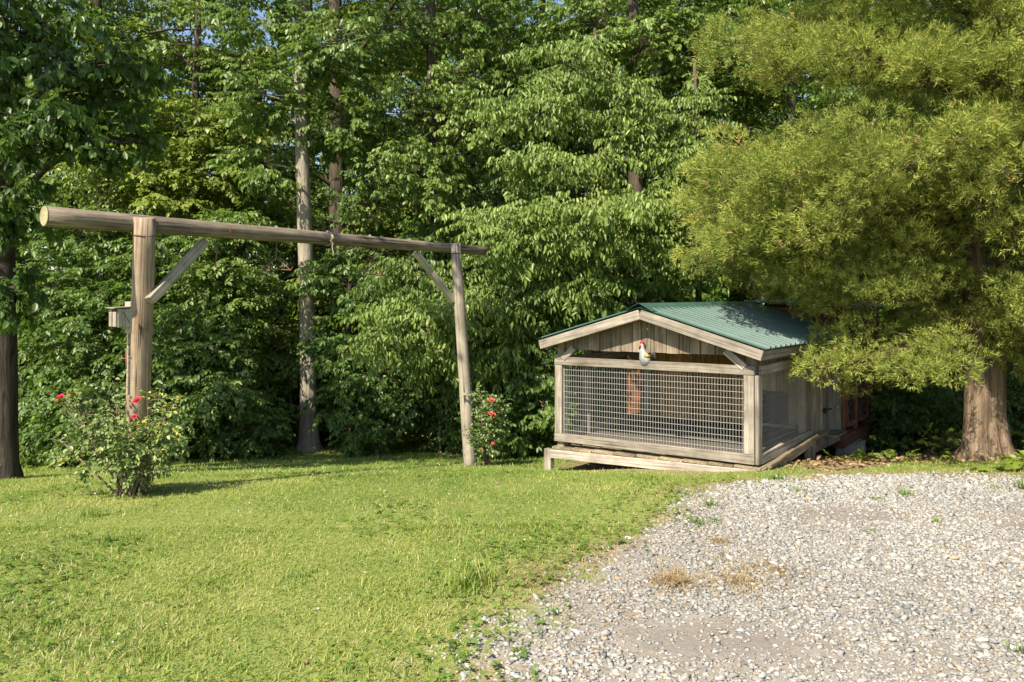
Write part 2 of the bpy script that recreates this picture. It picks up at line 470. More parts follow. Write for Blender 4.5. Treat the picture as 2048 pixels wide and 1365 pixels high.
def gravel_mask(x, y, width=0.16):
    """1 on gravel, 0 on lawn, ragged in between"""
    ins = poly_in(x, y, GPOLY); d = poly_dist(x, y, GEDGE)
    sd = np.where(ins, d, -d)
    sd = sd - 0.05 + 0.40 * (fnoise(x * 1.9, y * 1.9, 21, 3) - 0.5) + 0.16 * (vnoise(x * 11, y * 11, 25) - 0.5)
    return np.clip(0.5 + sd / width, 0, 1)

# coop placement
CW = 1.89
CR = math.radians(-38.3)
CXv = Vector((math.cos(CR), math.sin(CR))); CYv = Vector((-math.sin(CR), math.cos(CR)))
C_NEAR = Vector((1.93, 6.05))
C_ORG = C_NEAR - CXv * CW
def coop_local(x, y):
    dx = np.asarray(x) - C_ORG.x; dy = np.asarray(y) - C_ORG.y
    return dx * CXv.x + dy * CXv.y, dx * CYv.x + dy * CYv.y
def dirt_mask(x, y):
    lx, ly = coop_local(x, y)
    d1 = 1.35 - np.hypot((lx - 1.0) / 1.0, (ly - 0.9) / 1.15)
    d2 = 1.0 - np.hypot((lx - 2.35) / 0.42, (ly - 1.0) / 1.1)
    cd = 1.0 - np.hypot((x - 4.35) / 1.2, (y - 6.95) / 0.42)
    d = np.maximum(np.maximum(d1, d2), cd) + 0.5 * (fnoise(x * 3, y * 3, 61, 3) - 0.5)
    return np.clip(d * 2.2, 0, 1)

def edge_straw(x, y):
    g = gravel_mask(x, y, 0.9)
    return np.clip((1 - np.abs(g - .5) * 2.6) * np.clip((fnoise(x * 2.1, y * 2.1, 63, 3) - .36) * 5, 0, 1), 0, 1)

def axis_coords(stops):
    out = []
    for a, b_, st in stops:
        out.extend(np.arange(a, b_ - 1e-6, st))
    out.append(stops[-1][1])
    return np.array(out)
gx = axis_coords([(-400, -60, 34), (-60, -12, 4), (-12, -5.5, 0.5), (-5.5, 6.5, 0.055), (6.5, 12, 0.5), (12, 60, 4), (60, 400, 34)])
gy = axis_coords([(-200, -20, 18), (-20, -2, 2), (-2, 1.6, 0.3), (1.6, 10.2, 0.055), (10.2, 16, 0.3), (16, 40, 2), (40, 400, 36)])
XX, YY = np.meshgrid(gx, gy)
ZZ = ground(XX, YY)
nx, ny = len(gx), len(gy)
idx = np.arange(nx * ny).reshape(ny, nx)
Q = np.stack([idx[:-1, :-1], idx[:-1, 1:], idx[1:, 1:], idx[1:, :-1]], -1).reshape(-1, 4)
fx_, fy_ = XX.ravel(), YY.ravel()
floor_m = np.clip((fy_ - edge_y(fx_) + 0.35 * (fnoise(fx_ * 1.7, fy_ * 1.7, 31) - 0.5)) / 0.5 + 0.3, 0, 1)
gme = np_mesh('ground', np.stack([fx_, fy_, ZZ.ravel()], 1), Q, {'gravel': gravel_mask(fx_, fy_), 'floor': floor_m, 'dirt': np.maximum(dirt_mask(fx_, fy_), edge_straw(fx_, fy_)), 'packed': packed_mask(fx_, fy_)}, True)
tag(link('ground', gme, M['ground']), kind='structure')

# ------------------------------------------------------------------ instancing of small shapes into one mesh
def frames(D, up=None, roll=None):
    D = D / (np.linalg.norm(D, axis=1, keepdims=True) + 1e-9)
    U = np.tile(np.array([0, 0, 1.0]), (len(D), 1)) if up is None else up
    Y = np.cross(U, D); ln = np.linalg.norm(Y, axis=1, keepdims=True)
    Y = np.where(ln < 1e-3, np.array([[0, 1.0, 0]]), Y / (ln + 1e-9))
    Z = np.cross(D, Y)
    if roll is not None:
        c = np.cos(roll)[:, None]; s = np.sin(roll)[:, None]
        Y, Z = Y * c + Z * s, Z * c - Y * s
    return np.stack([D, Y, Z], -1)

def stamp(templates, pos, D, scale, var, roll=None, up=None):
    """copy templates (V, T, leafvar) onto points; returns V, T, var"""
    R = frames(D, up, roll)
    which = rng.integers(0, len(templates), len(pos))
    Vs = []; Ts = []; As = []; off = 0
    for k, (tv, tt, ta) in enumerate(templates):
        s = np.where(which == k)[0]
        if len(s) == 0: continue
        v = np.einsum('nij,vj->nvi', R[s], tv) * scale[s][:, None, None] + pos[s][:, None, :]
        t = tt[None] + (np.arange(len(s)) * len(tv))[:, None, None] + off
        a = ta[None] + var[s][:, None] + 0.0 * ta[None]
        Vs.append(v.reshape(-1, 3)); Ts.append(t.reshape(-1, 3)); As.append(a.reshape(-1)); off += len(s) * len(tv)
    return np.concatenate(Vs), np.concatenate(Ts), np.concatenate(As)

def leaf_shape(L, W, four=True):
    if four:
        v = np.array([(0, 0, 0), (.30 * L, .44 * W, .05 * L), (.66 * L, .38 * W, .0), (L, 0, -.14 * L), (.66 * L, -.38 * W, .0), (.30 * L, -.44 * W, .05 * L)])
        v[0, 2] = 0
        t = np.array([(0, 5, 4), (0, 4, 3), (0, 3, 2), (0, 2, 1)])
    else:
        v = np.array([(0, 0, 0), (.48 * L, .5 * W, .06 * L), (L, 0, -.1 * L), (.48 * L, -.5 * W, .06 * L)])
        t = np.array([(0, 3, 2), (0, 2, 1)])
    return v, t

def spray_template(n_leaf, length, leaf_l, leaf_w, droop, four=True, seed=0, whorl=False):
    r = np.random.default_rng(seed)
    Vs, Ts, As, off = [], [], [], 0
    for i in range(n_leaf):
        f = (i + 0.6) / n_leaf
        side = 1 if i % 2 else -1
        if i == n_leaf - 1: side = 0
        p = np.array([f * length, 0, -0.18 * length * f * f])
        ang = side * math.radians(r.uniform(38, 70)) if not whorl else r.uniform(-2.2, 2.2)
        pit = -math.radians(max(0, r.normal(droop, 16)))
        d = np.array([math.cos(ang) * math.cos(pit), math.sin(ang) * math.cos(pit), math.sin(pit)])
        s = r.uniform(0.7, 1.15)
        lv, lt = leaf_shape(leaf_l * s, leaf_w * s, four)
        Rm = frames(d[None], None, np.array([r.normal(0, 0.45)]))[0]
        v = lv @ Rm.T + p
        if whorl: v = v + np.array([0.3 * length * (1 - f), 0, 0])
        Vs.append(v); Ts.append(lt + off); off += len(lv)
        As.append(np.full(len(lt), r.normal(0, 0.10)))
    return np.concatenate(Vs), np.concatenate(Ts), np.concatenate(As)

SPR = {
    'broad': [spray_template(9, 0.26, 0.105, 0.062, 34, True, s) for s in range(4)],
    'hang': [spray_template(11, 0.34, 0.090, 0.036, 52, True, 20 + s) for s in range(4)],
    'small': [spray_template(11, 0.24, 0.066, 0.038, 26, True, 40 + s) for s in range(4)],
    'big': [spray_template(7, 0.24, 0.15, 0.085, 46, True, 60 + s, True) for s in range(4)],
    'far': [spray_template(11, 0.40, 0.090, 0.052, 34, False, 80 + s) for s in range(4)],
    'rose': [spray_template(6, 0.10, 0.036, 0.024, 18, True, 90 + s) for s in range(3)],
    'weed': [spray_template(8, 0.12, 0.055, 0.036, 15, True, 110 + s) for s in range(3)],
}

# ------------------------------------------------------------------ trees
def curve_pts(a, b, sag=0.0, wob=0.0, n=5):
    a = Vector(a); b = Vector(b); out = []
    side = Vector((random.uniform(-1, 1), random.uniform(-1, 1), random.uniform(-.4, .4))) * wob
    for i in range(n + 1):
        f = i / n
        p = a.lerp(b, f); p.z += sag * 4 * f * (1 - f); p += side * math.sin(f * math.pi)
        out.append(p)
    return out

MULT = {'broad': 2.1, 'big': 2.6, 'hang': 1.8, 'small': 2.0, 'far': 2.1}
SZ = {'broad': 0.72, 'big': 0.54, 'hang': 0.80, 'small': 0.88, 'far': 1.0}
def grow_crown(lobes, trunk_pt, mb_limbs, style, size=1.0, per=11, limb_r=0.035, keep=None, tone=0.45, flat=0.5):
    """lobes: (centre, (rx,ry,rz), n_sprays, tone offset); limbs are written into mb_limbs; returns crown V, T, var"""
    PP, DD, VV = [], [], []
    for c, rad, ns, dt in lobes:
        c = Vector(c); a = trunk_pt(c)
        d = (c - a).length
        pts = curve_pts(a, c, 0.10 * d, 0.07 * d, 5)
        r0 = min(limb_r * (0.55 + 0.25 * d), limb_r * 1.8)
        mb_limbs.tube(pts, [r0 * (1 - 0.13 * i) for i in range(6)], 6, False)
        nb = max(2, int(ns * MULT[style] / per))
        for k in range(nb):
            while True:
                q = Vector((random.uniform(-1, 1), random.uniform(-1, 1), random.uniform(-1, 1)))
                if 0.30 < q.length < 1: break
            q = q.normalized() * q.length ** 0.45
            e = c + Vector((q.x * rad[0], q.y * rad[1], q.z * rad[2]))
            st = pts[random.choice((3, 4, 5))].lerp(c, 0.3)
            st = st + Vector((0, 0, q.z * rad[2] * flat))
            L = (e - st).length
            bp = curve_pts(st, e, 0.07 * L, 0.05 * L, 4)
            rb = max(0.004, r0 * 0.22)
            mb_limbs.tube(bp, [rb, rb * .8, rb * .6, rb * .45, rb * .25], 4, False)
            bd = (e - st).normalized()
            sd = Vector((-bd.y, bd.x, 0))
            if sd.length < 1e-3: sd = Vector((1, 0, 0))
            sd.normalize()
            btone = random.gauss(0, 0.07)
            for i in range(per):
                f = 0.28 + 0.72 * (i + random.random()) / per
                j = min(3, int(f * 4)); p = bp[j].lerp(bp[j + 1], f * 4 - j)
                s = (1 if i % 2 else -1) * random.uniform(0.35, 1.25)
                dv = bd * random.uniform(0.4, 0.9) + sd * s + Vector((0, 0, random.gauss(-0.12, 0.22)))
                if i == per - 1: dv = bd + Vector((0, 0, -0.2))
                PP.append(p + Vector((random.gauss(0, .03), random.gauss(0, .03), random.gauss(0, .035)))); DD.append(dv)
                VV.append(tone + dt + btone + random.gauss(0, 0.05))
    PP = np.array(PP); DD = np.array(DD); VV = np.array(VV)
    if keep is not None:
        k = keep(PP); PP, DD, VV = PP[k], DD[k], VV[k]
    sc_ = size * SZ[style] * rng.uniform(0.7, 1.25, len(PP))
    V, T, A = stamp(SPR[style], PP, DD, sc_, VV, rng.normal(0, 0.28, len(PP)))
    return V, T, np.clip(A, 0, 1)

def make_tree(name, label, base, top, r0, r1, lobes, style='broad', leaf='leaf_mid', bark='bark_dark', size=1.0, per=11, tone=0.45, group=None, lean=None, cat='tree', flare=1.35, limb_r=0.035, keep=None, extra=None, wob=0.05):
    base = Vector(base); top = Vector(top)
    n = 14
    tp = []
    wa, wb = random.uniform(0, 6), random.uniform(0, 6)
    for i in range(n + 1):
        f = i / n
        p = base.lerp(top, f)
        p.x += wob * math.sin(f * 5 + wa) * f; p.y += wob * math.sin(f * 4 + wb) * f
        tp.append(p - base)
    def trunk_pt(c):
        h = c.z - 0.35 * math.hypot(c.x - tp[n // 2].x, c.y - tp[n // 2].y)
        h = max(0.25 * tp[-1].z, min(tp[-1].z * 0.97, h))
        f = h / tp[-1].z * n; j = min(n - 1, int(f))
        return tp[j].lerp(tp[j + 1], f - j)
    mb = MB()
    rad = []
    pts = [tp[0] + Vector((0, 0, -0.25)), tp[0] + Vector((0, 0, 0.03)), tp[0].lerp(tp[1], 0.3)] + tp[1:]
    rad = [r0 * flare * 1.1, r0 * flare, r0 * (1 + (flare - 1) * .35)] + [r0 + (r1 - r0) * (i / n) for i in range(1, n + 1)]
    mb.tube(pts, rad, 12, True, 0.035)
    limbs = MB()
    ll = [(Vector(c) - base, r, ns, dt) for c, r, ns, dt in lobes]
    kp = None if keep is None else (lambda Pn: keep(Pn + np.array(base)))
    V, T, A = grow_crown(ll, trunk_pt, limbs, style, size, per, limb_r, kp, tone)
    if extra: extra(limbs, trunk_pt, base)
    e = thing(name, label, cat, base, 0, group)
    link('trunk', mb.mesh('trunk'), M[bark], e)
    link('branches', limbs.mesh('branches'), M[bark], e)['kind'] = 'stuff'
    link('crown', np_mesh('crown', V, T, {'var': A}), M[leaf], e)
    return e

def copy_tree(src, loc, rz, sc, label, group=None):
    r = src.copy(); COL.objects.link(r)
    r.location = loc; r.rotation_euler = (0, 0, rz); r.scale = (sc, sc, sc)
    r['label'] = label
    if group: r['group'] = group
    for ch in src.children:
        c = ch.copy(); COL.objects.link(c); c.parent = r
    return r

def lobe(px, py, Y, rx, ry, n, dt=0.0, dz=None):
    """ellipsoid clump: photo position at depth Y, radii given in photo pixels at that depth"""
    k = Y / F
    return (P(px, py, Y), (rx * k, (dz if dz else rx * k * 0.9), ry * k), n, dt)

def gb(px, Y):
    x = (px - 1024) / F * Y
    return Vector((x, Y, float(ground(x, Y))))

# near tree at the left edge
b = G(10, 958)
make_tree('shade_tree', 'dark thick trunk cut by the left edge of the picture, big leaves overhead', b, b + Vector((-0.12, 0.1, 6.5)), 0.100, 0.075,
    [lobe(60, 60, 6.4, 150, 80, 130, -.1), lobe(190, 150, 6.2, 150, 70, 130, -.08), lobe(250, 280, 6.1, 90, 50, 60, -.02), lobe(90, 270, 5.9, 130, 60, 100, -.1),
     lobe(40, 420, 6.0, 70, 60, 60, -.05), lobe(-120, 200, 6.2, 180, 150, 150, 0), lobe(-180, -160, 6.5, 200, 130, 110), ((-3.3, 4.6, 4.5), (.75, .5, .34), 95, 0), ((-4.0, 5.0, 4.3), (.7, .5, .34), 95, 0), ((-4.7, 5.4, 4.1), (.7, .5, .34), 90, 0), ((-2.5, 4.9, 5.1), (.6, .45, .3), 70, 0), ((-5.7, 6.6, 4.0), (.85, .65, .5), 110, 0), ((-6.2, 6.0, 3.2), (.8, .65, .5), 90, 0), lobe(30, 600, 6.3, 50, 60, 36, -.1)],  # far-left lobes out of view are added to shade the lower wood
    'big', 'leaf_dark', 'bark_shaded', 0.95, 9, 0.30, limb_r=0.04)  # low leaf tone paints the overhead shade into the leaf colour
# tall pale trunk
b = G(618, 903)
top = P(603, -140, b.y + 0.1)
make_tree('tulip_tree', 'tall straight tree with pale grey trunk seen below the log beam', b, top, 0.118, 0.075,
    [lobe(540, 330, 10.4, 110, 50, 110, .1), lobe(700, 260, 10.4, 100, 70, 120, -.02), lobe(520, 190, 10.2, 120, 60, 110, 0), lobe(690, 90, 9.9, 130, 80, 140, -.05), lobe(520, 40, 10.4, 120, 50, 100, -.05),
     lobe(600, -120, 10, 260, 100, 140)],
    'broad', 'leaf_mid', 'bark_pale', 1.05, 10, 0.36, flare=1.55, limb_r=0.03)

# dark trunk left of the right post
b = gb(868, 11.0)
make_tree('hickory_tree', 'dark straight trunk between the pale tree and the leaning post, big drooping leaves', b, P(858, -160, 11.0), 0.105, 0.07,
    [lobe(800, 210, 10.3, 120, 60, 120, .05), lobe(930, 160, 10.0, 90, 60, 100, .22), lobe(950, 240, 9.6, 90, 60, 110, .25), lobe(820, 330, 9.7, 120, 50, 120, .12), lobe(880, 380, 9.4, 70, 50, 80, .22),
     lobe(720, 400, 10.4, 110, 60, 110, -.08), lobe(800, 60, 10.6, 130, 60, 110, -.05), lobe(980, 40, 10.8, 110, 60, 100, -.1), lobe(740, 520, 10.5, 120, 60, 110, -.1), lobe(850, -140, 11, 260, 100, 130)],
    'big', 'leaf_mid', 'bark_dark', 0.85, 9, 0.42)

# drooping layered understory tree
b = gb(1150, 9.6)
make_tree('cherry_tree', 'leaning understory tree with layered drooping light green boughs above the coop roof', b, P(1180, 60, 9.7), 0.06, 0.02,
    [lobe(1130, 130, 9.0, 130, 45, 150, .22), lobe(1060, 230, 8.8, 120, 45, 130, .2), lobe(1230, 210, 9.0, 110, 45, 120, .2), lobe(1120, 330, 8.6, 130, 40, 140, .2), lobe(1260, 300, 8.9, 110, 40, 110, .2),
     lobe(1020, 440, 8.4, 110, 40, 120, .2), lobe(1170, 430, 8.2, 170, 45, 190, .25), lobe(1270, 420, 8.6, 90, 45, 90, .2), lobe(1060, 500, 8.3, 110, 35, 110, .18), lobe(1230, 500, 8.4, 120, 35, 120, .2), lobe(1150, 580, 8.6, 110, 35, 100, .12), lobe(1010, 600, 8.8, 90, 45, 90, .12)],
    'hang', 'leaf_mid', 'bark_dark', 1.0, 11, 0.45, limb_r=0.026, wob=0.12)
b = gb(930, 9.4)
make_tree('redbud_tree', 'low leafy tree whose lit boughs spread behind the leaning right post', b, P(900, 580, 9.4), 0.05, 0.02,
    [lobe(850, 640, 8.6, 130, 50, 150, .2), lobe(760, 690, 8.7, 75, 30, 70, .22), lobe(980, 620, 8.7, 100, 50, 110, .2), lobe(1020, 690, 8.8, 80, 50, 80, .12), lobe(900, 720, 8.8, 100, 40, 100, .12), lobe(820, 560, 9.2, 110, 50, 100, -.05), lobe(960, 790, 9.2, 90, 50, 80, 0), lobe(1000, 530, 9.0, 90, 40, 80, .1)],
    'hang', 'leaf_mid', 'bark_dark', 1.1, 11, 0.45, limb_r=0.022)

# tree with forked dark limb behind the cherry
b = gb(1275, 12.0)
make_tree('maple_tree', 'large dark trunk with a forking limb above the coop ridge', b, P(1262, -160, 12.0), 0.15, 0.08,
    [lobe(1300, 70, 11.2, 150, 60, 170, .1), lobe(1180, 40, 11.4, 140, 60, 130, .05), lobe(1400, 120, 11.0, 110, 70, 120, .12), lobe(1330, 180, 11.3, 90, 45, 70, -.1), lobe(1390, 260, 11.6, 90, 50, 80, 0), lobe(1330, -120, 12, 280, 100, 140), lobe(1100, 150, 12.6, 120, 60, 90, -.15)],
    'broad', 'leaf_mid', 'bark_dark', 1.1, 10, 0.42)
b = gb(1400, 9.3)
make_tree('walnut_tree', 'slender tree with pale feathery leaves squeezed between cherry boughs and cedar', b, P(1390, 120, 9.4), 0.055, 0.02,
    [lobe(1370, 330, 8.9, 80, 60, 110, .25), lobe(1340, 420, 8.6, 75, 55, 100, .28), lobe(1390, 490, 8.6, 80, 60, 110, .28), lobe(1340, 540, 8.6, 70, 45, 80, .22), lobe(1420, 420, 9, 80, 70, 90, .2), lobe(1390, 230, 9.3, 80, 50, 70, .1)],
    'hang', 'leaf_mid', 'bark_dark', 0.9, 10, 0.48, limb_r=0.02)

# left middle woodland
b = gb(388, 12.5)
make_tree('ash_tree', 'slim dark trunk rising left of the pale tree against the blue sky gaps', b, P(395, -100, 12.5), 0.085, 0.045,
    [lobe(360, 250, 11.6, 130, 55, 120, .2), lobe(250, 320, 11.2, 130, 60, 120, .22), lobe(420, 330, 11.4, 110, 50, 100, .1), lobe(170, 220, 11.8, 120, 50, 100, .22), lobe(330, 400, 11.2, 140, 50, 120, .1), lobe(480, 110, 12.4, 90, 50, 70, -.05), lobe(240, 80, 12.2, 90, 50, 60, .1)],
    'small', 'leaf_yellow', 'bark_dark', 1.3, 11, 0.42)
b = gb(200, 11.0)
make_tree('young_maple', 'bushy young maple filling the shade behind the left post', b, P(210, 330, 11.0), 0.06, 0.025,
    [lobe(150, 470, 10.2, 130, 60, 150, 0), lobe(330, 520, 10.2, 130, 60, 150, .02), lobe(90, 580, 10.0, 110, 60, 120, -.05), lobe(220, 620, 9.8, 140, 60, 160, -.02), lobe(390, 640, 9.8, 120, 55, 140, .06), lobe(130, 700, 9.6, 120, 60, 130, -.08), lobe(330, 730, 9.5, 130, 60, 150, -.05), lobe(100, 800, 9.3, 90, 50, 80, -.1), lobe(240, 820, 9.0, 100, 45, 100, -.08)],
    'small', 'leaf_dark', 'bark_dark', 1.15, 11, 0.50)
b = gb(470, 10.6)
make_tree('dogwood_tree', 'small dogwood with bright leaf plates under the left end of the beam', b, P(470, 430, 10.6), 0.05, 0.02,
    [lobe(480, 470, 10.0, 120, 50, 130, .05), lobe(440, 560, 9.8, 110, 45, 120, .08), lobe(480, 610, 9.9, 80, 45, 90, .12), lobe(420, 690, 9.5, 90, 40, 110, .15), lobe(420, 780, 9.2, 110, 45, 120, -.02), lobe(380, 850, 8.9, 100, 35, 100, -.05), lobe(470, 860, 9.3, 70, 35, 70, -.05)],
    'small', 'leaf_mid', 'bark_dark', 1.1, 11, 0.42)
b = G(588, 893)
make_tree('sapling', 'thin sapling with pale sunlit leaves just left of the pale trunk', b, P(566, 590, b.y), 0.022, 0.008,
    [lobe(555, 660, b.y - .1, 55, 30, 44, .3), lobe(525, 720, b.y - .2, 55, 24, 40, .32), lobe(585, 730, b.y - .2, 45, 24, 30, .25), lobe(540, 790, b.y - .3, 65, 24, 50, .3), lobe(590, 830, b.y - .2, 60, 24, 40, .2)],
    'small', 'leaf_mid', 'twig', 1.0, 10, 0.5, limb_r=0.008, wob=0.03)
b = gb(700, 10.8)
make_tree('hornbeam_tree', 'dense shaded small tree directly right of the pale trunk', b, P(700, 420, 10.8), 0.055, 0.02,
    [lobe(690, 560, 10.0, 90, 60, 110, -.05), lobe(760, 640, 9.9, 90, 55, 110, -.05), lobe(680, 690, 9.8, 80, 55, 100, -.08), lobe(760, 760, 9.7, 100, 50, 110, -.08), lobe(850, 800, 9.7, 100, 45, 110, -.1), lobe(690, 810, 9.7, 80, 45, 90, -.08), lobe(880, 480, 10.2, 110, 50, 110, -.02)],
    'broad', 'leaf_dark', 'bark_dark', 0.85, 11, 0.44)
b = gb(1060, 9.3)
make_tree('privet_bush', 'glossy dark bush crowding against the left side of the coop', b, b + Vector((0, 0, 1.7)), 0.03, 0.015,
    [lobe(1060, 740, 8.7, 85, 45, 110, .0), lobe(1000, 800, 8.8, 75, 45, 90, -.05), lobe(1085, 820, 8.5, 60, 45, 80, .02), lobe(1030, 860, 8.7, 90, 35, 90, .0), lobe(1110, 690, 8.8, 70, 45, 80, .05), lobe(1180, 650, 9.4, 90, 45, 80, -.05)],
    'broad', 'leaf_dark', 'twig', 0.8, 11, 0.46, cat='bush')

# generic background trees: two shapes, copied
def random_lobes(base, H, R, n, ns, low=0.12):
    out = []
    for i in range(n):
        h = low + (1 - low) * (i + random.random()) / n
        rr = R * (1 - 0.45 * abs(h - 0.4)) * random.uniform(0.35, 0.8)
        a = i * 2.4 + random.random()
        c = base + Vector((math.cos(a) * rr, math.sin(a) * rr, H * h))
        s = random.uniform(0.75, 1.15)
        out.append((c, (1.25 * s, 1.25 * s, 0.62 * s), ns, random.gauss(0, .1)))
    return out
BGS = ['mid green woodland tree far behind the beam and coop', 'yellow green sunlit woodland tree far behind the beam and coop', 'dark green woodland tree far behind the beam and coop']
BGG = 'woodland trees far behind the clearing'
def bgpos(x, y): return Vector((x, y, float(ground(x, y))))
b = bgpos(-8.5, 15.0); ta = make_tree('woodland_tree', BGS[0], b, b + Vector((.3, 0, 10)), 0.13, 0.05, random_lobes(b, 10, 2.6, 20, 78), 'far', 'leaf_mid', 'bark_dark', 1.0, 11, 0.45, BGG)
b = bgpos(-1.2, 15.5); tb = make_tree('woodland_tree', BGS[1], b, b + Vector((-.3, 0, 11)), 0.15, 0.05, random_lobes(b, 10.5, 2.6, 20, 78, 0.08), 'far', 'leaf_yellow', 'bark_dark', 1.05, 11, 0.40, BGG)
b = bgpos(4.6, 13.0); tc_ = make_tree('woodland_tree', BGS[2], b, b + Vector((.2, 0, 9)), 0.11, 0.05, random_lobes(b, 9, 2.4, 18, 78, 0.05), 'far', 'leaf_dark', 'bark_dark', 0.95, 11, 0.5, BGG)
spots = [(-5.3, 13.6), (-11.5, 12.5), (1.6, 13.6), (8.6, 13.0), (-3.4, 18.5), (3.2, 17.5), (7.2, 17.2), (11.5, 16.5), (-13.2, 18), (-7.2, 20.5), (-10.4, 22), (0.4, 21), (5.2, 22), (10.6, 22), (-15.5, 24), (15.5, 21), (2.4, 27), (-2.6, 26), (8.4, 28), (-20, 22), (13.4, 28), (20, 25), (-6.2, 28.5), (-12.5, 30), (-2.9, 13.0), (-6.6, 12.6), (-0.3, 13.2), (3.4, 14.8), (-9.6, 14.6), (6.4, 12.4), (-4.4, 15.8), (0.9, 16.2), (10.2, 14.0), (-13.5, 15), (-8.0, 17.6), (-0.9, 18.3), (6.0, 14.6), (-18, 28), (-9, 34), (-2, 33), (4.5, 33), (11, 34), (18, 33), (-16, 36), (-24, 30), (25, 30), (-5.5, 38), (1.5, 40), (8, 40), (14.5, 40), (-12, 42), (-20, 40), (22, 40)]
for i, (x, y) in enumerate(spots):
    gap = 0.68 if (-.50 < x / y < -.33 or -.21 < x / y < -.13) and y > 12.8 else 1.0
    q = (i * 2 + 1) % 3
    copy_tree((ta, tb, tc_)[q], bgpos(x, y), random.uniform(0, 6.28), gap * random.uniform(0.92, 1.15) * (1.0 if y < 20 else 1.15 if y < 32 else 1.6 * gap), BGS[q], BGG)

# understory bushes, one shape copied
BL = [('low bush in the shade below the left post bird box', 140, 885, 1.0), ('low bush right of the left rose bush', 330, 880, 0.9), ('low bush left of the thin sapling', 480, 886, 0.9), ('low bush in the gloom right of the pale trunk', 720, 880, 0.9),
      ('low bush in the gloom behind the leaning post', 880, 880, 0.9), ('low bush behind the small red rose bush', 1010, 886, 0.8), ('low bush between the hutch and the cedar trunk', 1840, 880, 0.9), ('low bush right of the cedar trunk', 2060, 880, 0.9), ('low bush behind the red hutch', 1770, 850, 1.0)]
b = gb(140, 9.2)
bb = [(b + Vector((dx, dy, dz)), (.42, .42, .26), 60, t) for dx, dy, dz, t in ((0, 0, .75, .05), (.45, .1, .5, 0), (-.45, 0, .45, -.05), (.1, -.35, .4, .05), (0, .3, 1.05, 0), (-.2, -.2, .2, -.05), (.35, -.2, .2, 0))]
bush = make_tree('bush', BL[0][0], b, b + Vector((0, 0, .8)), 0.02, 0.01, bb, 'broad', 'leaf_dark', 'twig', 0.75, 10, 0.5, 'bushes along the wood edge', cat='bush', limb_r=0.014)
for i, (lb, px, py, s) in enumerate(BL[1:]):
    Y = 9.6 if px < 1000 else 9.0
    copy_tree(bush, gb(px, Y), random.uniform(0, 6.28), s * random.uniform(.9, 1.15), lb, 'bushes along the wood edge')

# shrub layer under the far trees
SL = 'shrub in the gloom of the wood behind the first trees'
for i in range(34):
    y = 11.2 + 13 * (i / 34) ** 1.4; x = (((i * 0.618) % 1) - .5) * 1.55 * y
    copy_tree(bush, bgpos(x, y), random.uniform(0, 6.28), random.uniform(1.5, 2.3) * (1 + .02 * y), SL, 'shrub layer inside the wood')

# bare crooked stems in the gloom
for i, (x0, y0, x1, y1, lb) in enumerate([(735, 893, 738, 828, 'short crooked pale dead stem at the wood edge'), (812, 893, 803, 832, 'forked pale dead stem left of the leaning post'), (838, 893, 846, 848, 'thin pale dead stem nearest the leaning post')]):
    b = G(x0, y0); t = P(x1, y1, b.y)
    mb = MB(); L = t - b
    pts = [L * (k / 6) + Vector((0.035 * math.sin(k * 2.1 + i), 0, 0)) for k in range(7)]
    pts[0].z -= 0.05
    mb.tube(pts, [0.013 - 0.0012 * k for k in range(7)], 6)
    mb.tube([pts[4], pts[4] + Vector((-.06, .02, .05)), pts[4] + Vector((-.12, .02, .07))], [.006, .005, .003], 5)
    o = link('dead_stem', mb.mesh('dead_stem'), M['dead_twig'], None, b)
    tag(o, lb, 'stem', 'bare stems at the wood edge')

